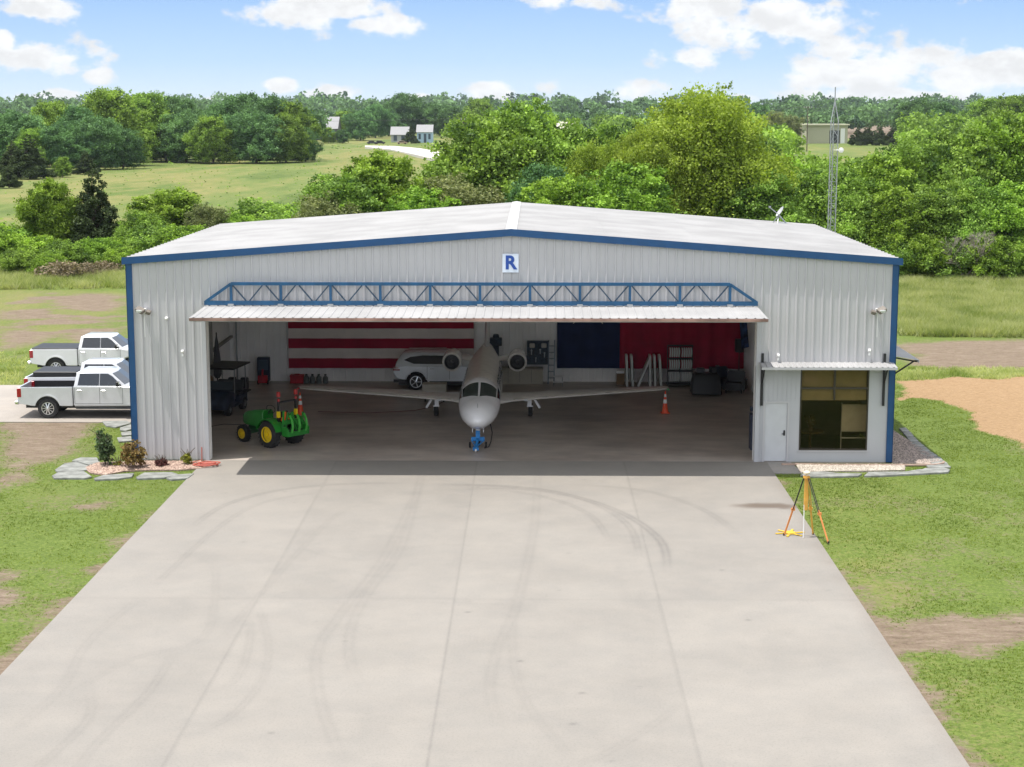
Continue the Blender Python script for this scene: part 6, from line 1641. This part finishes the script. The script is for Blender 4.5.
# far woods: one mass of foliage along the horizon
def far_wood(name, label, specs, m, seed):
    rg = np.random.RandomState(seed); VV = []; FF = []; TT = []; o_ = 0
    for (x0, x1, y0, y1, n, h0, h1, q, nl) in specs:
        Y = rg.uniform(y0, y1, n); u_ = rg.uniform(x0, x1, n); X = CAM[0]+(u_-534)/FPX*(Y-CAM[1]); H = rg.uniform(h0, h1, n); Z = hgt(X, Y)
        for x, y, h, z in zip(X, Y, H, Z):
            d = rg.normal(size=(nl, 3)); d /= np.linalg.norm(d, axis=1)[:, None]; d[:, 2] = np.where(d[:, 2] < -.3, -d[:, 2], d[:, 2])
            lump = 1+.22*np.sin(d[:, 0]*5+x)*np.sin(d[:, 1]*4+y)+.15*np.sin(d[:, 2]*7+x*.3)
            P = np.array([x, y, z+h*.5])+d*np.array([h*.52, h*.52, h*.5])*(rg.uniform(.75, 1.05, nl)*lump)[:, None]
            V, F_, T_ = leaf_quads(P, q, rg, np.clip(rg.normal(.5, .25)+rg.normal(0, .15, nl), 0, 1), .5)
            VV.append(V); FF.append(F_+o_); TT.append(T_); o_ += len(V)
    me = raw_mesh(name, np.concatenate(VV), np.concatenate(FF), m, tint=np.concatenate(TT)); o = link(name, me); tag(o, label, kind='stuff')
def band(px0, px1, Y0, Y1, n, h0, h1, q, nl):
    return (px0, px1, Y0, Y1, n, h0, h1, q, nl)
far_wood('far_wood', 'distant dark green woodland along the whole horizon', [
    band(-250, 1350, 1400, 1900, 420, 9, 24, 2.4, 150), band(-300, 1400, 2300, 3000, 420, 14, 34, 4.2, 100),
    band(300, 620, 880, 1100, 110, 9, 15, 1.4, 230), band(560, 1400, 900, 1100, 230, 8, 13, 1.5, 200), band(-300, 330, 520, 700, 110, 9, 14, 1.2, 240)], F_DARK, 3)
far_wood('wood_edge', 'mid distance scrub woodland beyond the feathery tree and tan building', [
    band(540, 800, 300, 420, 46, 6, 9, .7, 520), band(600, 770, 600, 800, 40, 8, 12, 1.0, 260), band(900, 1300, 330, 560, 70, 7, 11, .8, 420), band(780, 1300, 95, 170, 26, 6, 8, .42, 900)], F_MID, 4)
far_wood('pasture_scrub', 'small weeds and scrub dotted over the left pasture', [band(-100, 400, 120, 330, 600, .12, .38, .09, 18), band(-50, 480, 330, 600, 160, .3, .9, .16, 30)], F_MID, 6)

# far buildings --------------------------------------------------------
def house(name, label, px0, px1, pyb, pyt, Y, depth, wallm, roofm, cat, gable_side=True, rise=.35, doors=()):
    x0, z0_ = XZ(px0, pyb, Y); x1, z1_ = XZ(px1, pyt, Y)
    g = float(hgt(np.array([(x0+x1)/2]), np.array([Y+3]))[0]); t = thing(name, label, cat, ((x0+x1)/2, Y, min(g, z0_)))
    w = (x1-x0)/2; H = z1_-min(g, z0_); e = H*(1-rise)
    s = MB(); s.prism([(0, -.5), (0, e), (depth/2, H-.1), (depth, e), (depth, -.5)], 'x', -w, w); s.build('wall', wallm, t)
    s = MB()
    for (a, b, c, d) in ((-.5, e-.15, depth/2, H), (depth+.5, e-.15, depth/2, H)):
        s.add([(-w-.4, a, b+.12), (w+.4, a, b+.12), (w+.4, c, d+.12), (-w-.4, c, d+.12), (-w-.4, a, b), (w+.4, a, b), (w+.4, c, d), (-w-.4, c, d)], [(0, 1, 2, 3), (7, 6, 5, 4), (0, 4, 5, 1), (3, 2, 6, 7), (0, 3, 7, 4), (1, 5, 6, 2)])
    s.build('roof', roofm, t)
    for (a, b, c, d, nm, mm_) in doors:
        s = MB(); s.bb(-w+2*w*a, -w+2*w*b, -.06, -.003, H*c, H*d); s.build(nm, mm_, t)
    return t
dk = mat('window_dark', (.05, .07, .10), .3)
house('barn', 'far barn with pale metal roof and dark open side, left of the farmhouse', 314, 337, 132, 117, 700, 14, mat('barn_dark', (.10, .10, .09), .8), M['metal_roof'], 'barn', rise=.5, doors=((.05, .45, .02, .42, 'window', dk), (.55, .95, .02, .42, 'window', dk)))
house('farmhouse', 'pale blue farmhouse with a light metal roof beyond the pasture', 417, 432, 137, 125, 660, 9, mat('house_blue', (.34, .46, .58), .8), M['metal_roof'], 'house', rise=.4, doors=((.1, .25, .2, .5, 'window', dk), (.45, .62, 0, .5, 'door', dk), (.75, .9, .2, .5, 'window', dk)))
house('farmhouse', 'lower farmhouse wing with grey roof half hidden by a cedar', 391, 408, 136, 127, 665, 9, mat('house_grey', (.36, .37, .37), .8), M['metal_roof'], 'house', rise=.5, doors=((.15, .35, .1, .45, 'window', dk), (.6, .8, .1, .45, 'window', dk)))
x0, zb_ = XZ(806, 143, 650); x1, zt_ = XZ(848, 124, 650); xm0, _ = XZ(826, 130, 650)
t = thing('warehouse', 'tan flat roofed building with a dark doorway behind the radio tower', 'building', ((x0+x1)/2, 650, zb_-1.5)); w = (x1-x0)/2; H = zt_-zb_+1.5
s = MB(); s.bb(-w, w, 0, 12, 0, H-.5); s.build('wall', mat('tan_pale', (.42, .41, .30), .8), t)
s = MB(); s.bb(-w-.6, w+.6, -1.2, 12.6, H-.5, H); s.build('roof', mat('tan_roof', (.56, .54, .40), .7), t)
s = MB(); s.bb(w*.12, w*.62, -.08, -.003, 0, H*.72); s.build('doorway', mat('door_shadow', (.03, .035, .04), .8), t)
s = MB(); s.bb(w*.66, w*.86, -.08, -.003, .2, H*.8); s.build('white_panel', M['white'], t)
house('shed', 'cream shed roof showing between the trees right of the ridge', 558, 575, 130, 122, 420, 6, M['tan_wall'], mat('cream_roof', (.55, .52, .42), .6), 'shed', rise=.4, doors=((.3, .6, 0, .5, 'door', dk),))
def parked(px, py, Y, m, label):
    x, z = XZ(px, py, Y); g = float(hgt(np.array([x]), np.array([Y]))[0])
    t = thing('parked_car', label, 'car', (x, Y, g), .1)
    s = MB(); s.prism([(-2.1, .35), (2.1, .35), (2.15, .8), (1.2, .95), (.6, 1.45), (-1.1, 1.45), (-1.7, .95), (-2.15, .85)], 'y', -.85, .85); s.build('body', m, t, bevel=.05)
    for a in (-1.3, 1.3):
        s = MB(); s.lathe([(-.87, .05), (-.87, .33), (.87, .33), (.87, .05)], (a, 0, .33), (0, 1, 0), n=12); s.build('wheel', M['tyre'], t)
    s = MB(); s.prism([(-1.35, .98), (.85, .98), (.52, 1.38), (-1.05, 1.38)], 'y', -.858, .858); s.build('window', M['tinted'], t)
parked(372, 138, 630, M['dark'], 'dark parked car left of the farmhouse wing'); parked(380, 138, 632, M['black'], 'black parked car nearest the farmhouse wing'); parked(402, 137.5, 628, mat('tan_car', (.3, .22, .16), .4), 'tan parked car before the farmhouse')
# utility poles and wires
WP = []
for i, (px, pb, pt, lb_) in enumerate(((463, 152, 118, 'wooden utility pole with a crossarm right of the farmhouse'), (808, 137, 106, 'far utility pole left of the tan building'), (-120, 152, 112, 'utility pole of the same line beyond the left edge'), (1150, 150, 112, 'utility pole of the same line beyond the right edge'))):
    Y = 470; x, zt2 = XZ(px, pt, Y); g = float(hgt(np.array([x]), np.array([Y]))[0])
    t = thing('utility_pole', lb_, 'utility pole', (x, Y, g))
    s = MB(); s.tube((0, 0, -.5), (0, 0, zt2-g), .17, .12, 8); s.build('pole', M['wood'], t)
    s = MB(); s.bar((-1.3, 0, zt2-g-.5), (1.3, 0, zt2-g-.5), .12, .14); s.build('crossarm', M['wood'], t)
    s = MB()
    for a in (-1.2, -.5, .5, 1.2): s.tube((a, 0, zt2-g-.43), (a, 0, zt2-g-.15), .09, .07, 6)
    s.build('insulator', M['white'], t)
    WP.append((x, Y, zt2-.15))
WP.sort()
for k, (lb_) in enumerate(('overhead wires across the left pasture', 'overhead wires above the wood behind the hangar', 'overhead wires on the right beyond the tan building')):
    a, b = WP[k], WP[k+1]; s = MB()
    for off in (-1.2, 1.2):
        pts = [(a[0]+(b[0]-a[0])*u+off*.2, a[1]+(b[1]-a[1])*u+off, a[2]+(b[2]-a[2])*u-3.0*4*u*(1-u)*.6) for u in np.linspace(0, 1, 14)]
        s.path(pts, .045, 4)
    tag(s.build('power_line', mat('wire', (.10, .10, .10), .6)), lb_, 'power line')

# bed shrubs --------------------------------------------------------------
def shrub(px, pyb, pyt, wpx, m, leaves, leaf, seed, label, nm='shrub', Y=None, tall=1.0):
    x, y = G(px, pyb); sc = math.hypot(x-CAM[0], y-CAM[1], CAM[2]); w = wpx*sc/FPX/2; h = (pyb-pyt)*sc/FPX*1.02
    L_ = blob_lobes(seed, h, w, 9, .1, .5, (.3, .5))
    t = thing(nm, label, 'shrub', (x, y, 0))
    link('stem', trunk_mesh('stem_mesh', h, .02, L_, seed), t); link('leaves', crown('leaf_mesh', L_, m, leaves, leaf, seed, 16, .3), t)
F_SH = foliage_mat('shrub_green', (.03, .06, .025), (.13, .19, .09), .2); F_BR = foliage_mat('shrub_brown', (.10, .05, .02), (.30, .22, .08), .2); F_MA = foliage_mat('shrub_maroon', (.06, .02, .025), (.18, .07, .07), .2); F_YG = foliage_mat('shrub_yellow', (.14, .17, .02), (.36, .36, .06), .3)
shrub(106, 465, 436, 22, F_SH, 1500, .07, 31, 'bushy grey green shrub at the left end of the bed')
shrub(101, 452, 428, 12, F_SH, 500, .07, 32, 'thin upright green shrub behind the bushy grey green one')
shrub(133, 468, 441, 26, F_BR, 1100, .07, 33, 'brown and green shrub in front of the blue corner trim')
shrub(150, 456, 445, 9, F_SH, 90, .06, 34, 'wispy sprig beside the brown shrub')
shrub(161, 466, 459.5, 15, F_MA, 700, .05, 35, 'low maroon leaved plant in the gravel bed')
shrub(187, 464.5, 453, 10, F_YG, 400, .06, 36, 'small yellow green plant near the hose')
shrub(118, 466, 461, 8, F_YG, 100, .04, 37, 'tiny plant between the two big shrubs of the bed'); 
# weeds beside the dirt
# grass ----------------------------------------------------------------
def grass_obj(name, label, polys, n, h0, h1, m, seed, w=.018, clump=3, avoid=True):
    rg = np.random.RandomState(seed); out = []
    for P, nn2 in zip(polys, n):
        P = np.array(P); lo = P.min(0); hi = P.max(0)
        q = rg.rand(int(nn2*1.2), 2)*(hi-lo)+lo; q = q[poly_sd(q[:, 0], q[:, 1], P) > 0]; out.append(q)
    Q = np.concatenate(out)
    d_, s__, dr_ = masks(Q[:, 0], Q[:, 1])
    if avoid: Q = Q[(rg.rand(len(Q)) > np.maximum(d_, s__)*1.05)]
    ins = poly_sd(Q[:, 0], Q[:, 1], AP) > -.03
    ins |= (Q[:, 1] > -.02) & (Q[:, 1] < 18.5) & (np.abs(Q[:, 0]) < 13.62)
    ins |= (Q[:, 0] < -13.8) & (Q[:, 1] > 7.4) & (Q[:, 1] < 16.75)
    for P in (lb, rb, rb2): ins |= poly_sd(Q[:, 0], Q[:, 1], P) > -.02
    Q = Q[~ins]
    dens_ = fbm(Q[:, 0], Q[:, 1], 1.2, 3, 2); Q = Q[dens_ > rg.uniform(.25, .62, len(Q))]
    tin = np.clip(fbm(Q[:, 0], Q[:, 1], 1.5, 3, 5)*1.3-.15+rg.normal(0, .2, len(Q)), 0, 1)
    Q = np.repeat(Q, clump, 0); tin = np.repeat(tin, clump)
    N_ = len(Q); Q = Q+rg.normal(size=(N_, 2))*.03*(h1/.08)**.5
    z = hgt(Q[:, 0], Q[:, 1]); hh = rg.uniform(h0, h1, N_); a = rg.rand(N_)*6.28; ln = rg.uniform(.2, 1.3, N_)*hh; b_ = rg.rand(N_)*6.28
    c, s2 = np.cos(a)*w/2, np.sin(a)*w/2
    V = np.stack([np.stack([Q[:, 0]-c, Q[:, 1]-s2, z-.01], 1), np.stack([Q[:, 0]+c, Q[:, 1]+s2, z-.01], 1), np.stack([Q[:, 0]+np.cos(b_)*ln, Q[:, 1]+np.sin(b_)*ln, z+hh], 1)], 1).reshape(-1, 3)
    me = raw_mesh(name, V, np.arange(N_*3).reshape(-1, 3), m, tint=tin); tag(link(name, me), label, kind='stuff'); return N_
F_GR = foliage_mat('lawn_blades', (.075, .115, .014), (.215, .265, .045), .42); F_TG = foliage_mat('tall_grass_blades', (.22, .29, .07), (.60, .60, .32), .55)
right_lawn = [(9.0, -36), (16, -36), (20, -20), (26, -5), (26, 13), (13.6, 24), (13.6, 0), (8.9, -.2)]
left_lawn = [(-11.02, -30), (-20, -30), (-26, -10), (-30, 7), (-13.6, 7.4), (-13.6, 0), (-10.9, -.1)]
grass_obj('lawn_grass', 'short green lawn grass on both sides of the apron', [right_lawn, left_lawn], [130000, 60000], .02, .055, F_GR, 1, .022)
tall = gp((897,277),(1130,272),(1130,338),(897,336)); tall2 = gp((897,367),(1130,368),(1130,378),(897,381)); lt = gp((-60,262),(128,262),(128,288),(-60,290)); lt2 = gp((-60,352),(30,352),(20,384),(-60,386))
grass_obj('tall_grass', 'tall waving grass in the field behind the hangar and left of it', [tall, tall2, lt, lt2], [90000, 0, 22000, 0], .25, .7, F_TG, 2, .05, 4)
grass_obj('rough_grass', 'low rough grass along the dirt track and pad', [tall2, lt2], [9000, 5000], .08, .22, F_TG, 5, .04, 3)

# ------------------------------------------------------------------ air
hz = MB(); hz.bb(-6500, 6500, -700, 8500, -12.0, 60.0)
hm = bpy.data.materials.new('haze'); hm.use_nodes = True
hn = hm.node_tree; hn.nodes.clear(); ho = hn.nodes.new('ShaderNodeOutputMaterial'); hv = hn.nodes.new('ShaderNodeVolumePrincipled')
hv.inputs['Color'].default_value = (0.80, 0.88, 1.0, 1); hv.inputs['Density'].default_value = 0.00005; hv.inputs['Anisotropy'].default_value = 0.2
hn.links.new(hv.outputs[0], ho.inputs['Volume'])
tag(hz.build('haze', hm), 'thin summer haze over the far woods', kind='stuff')
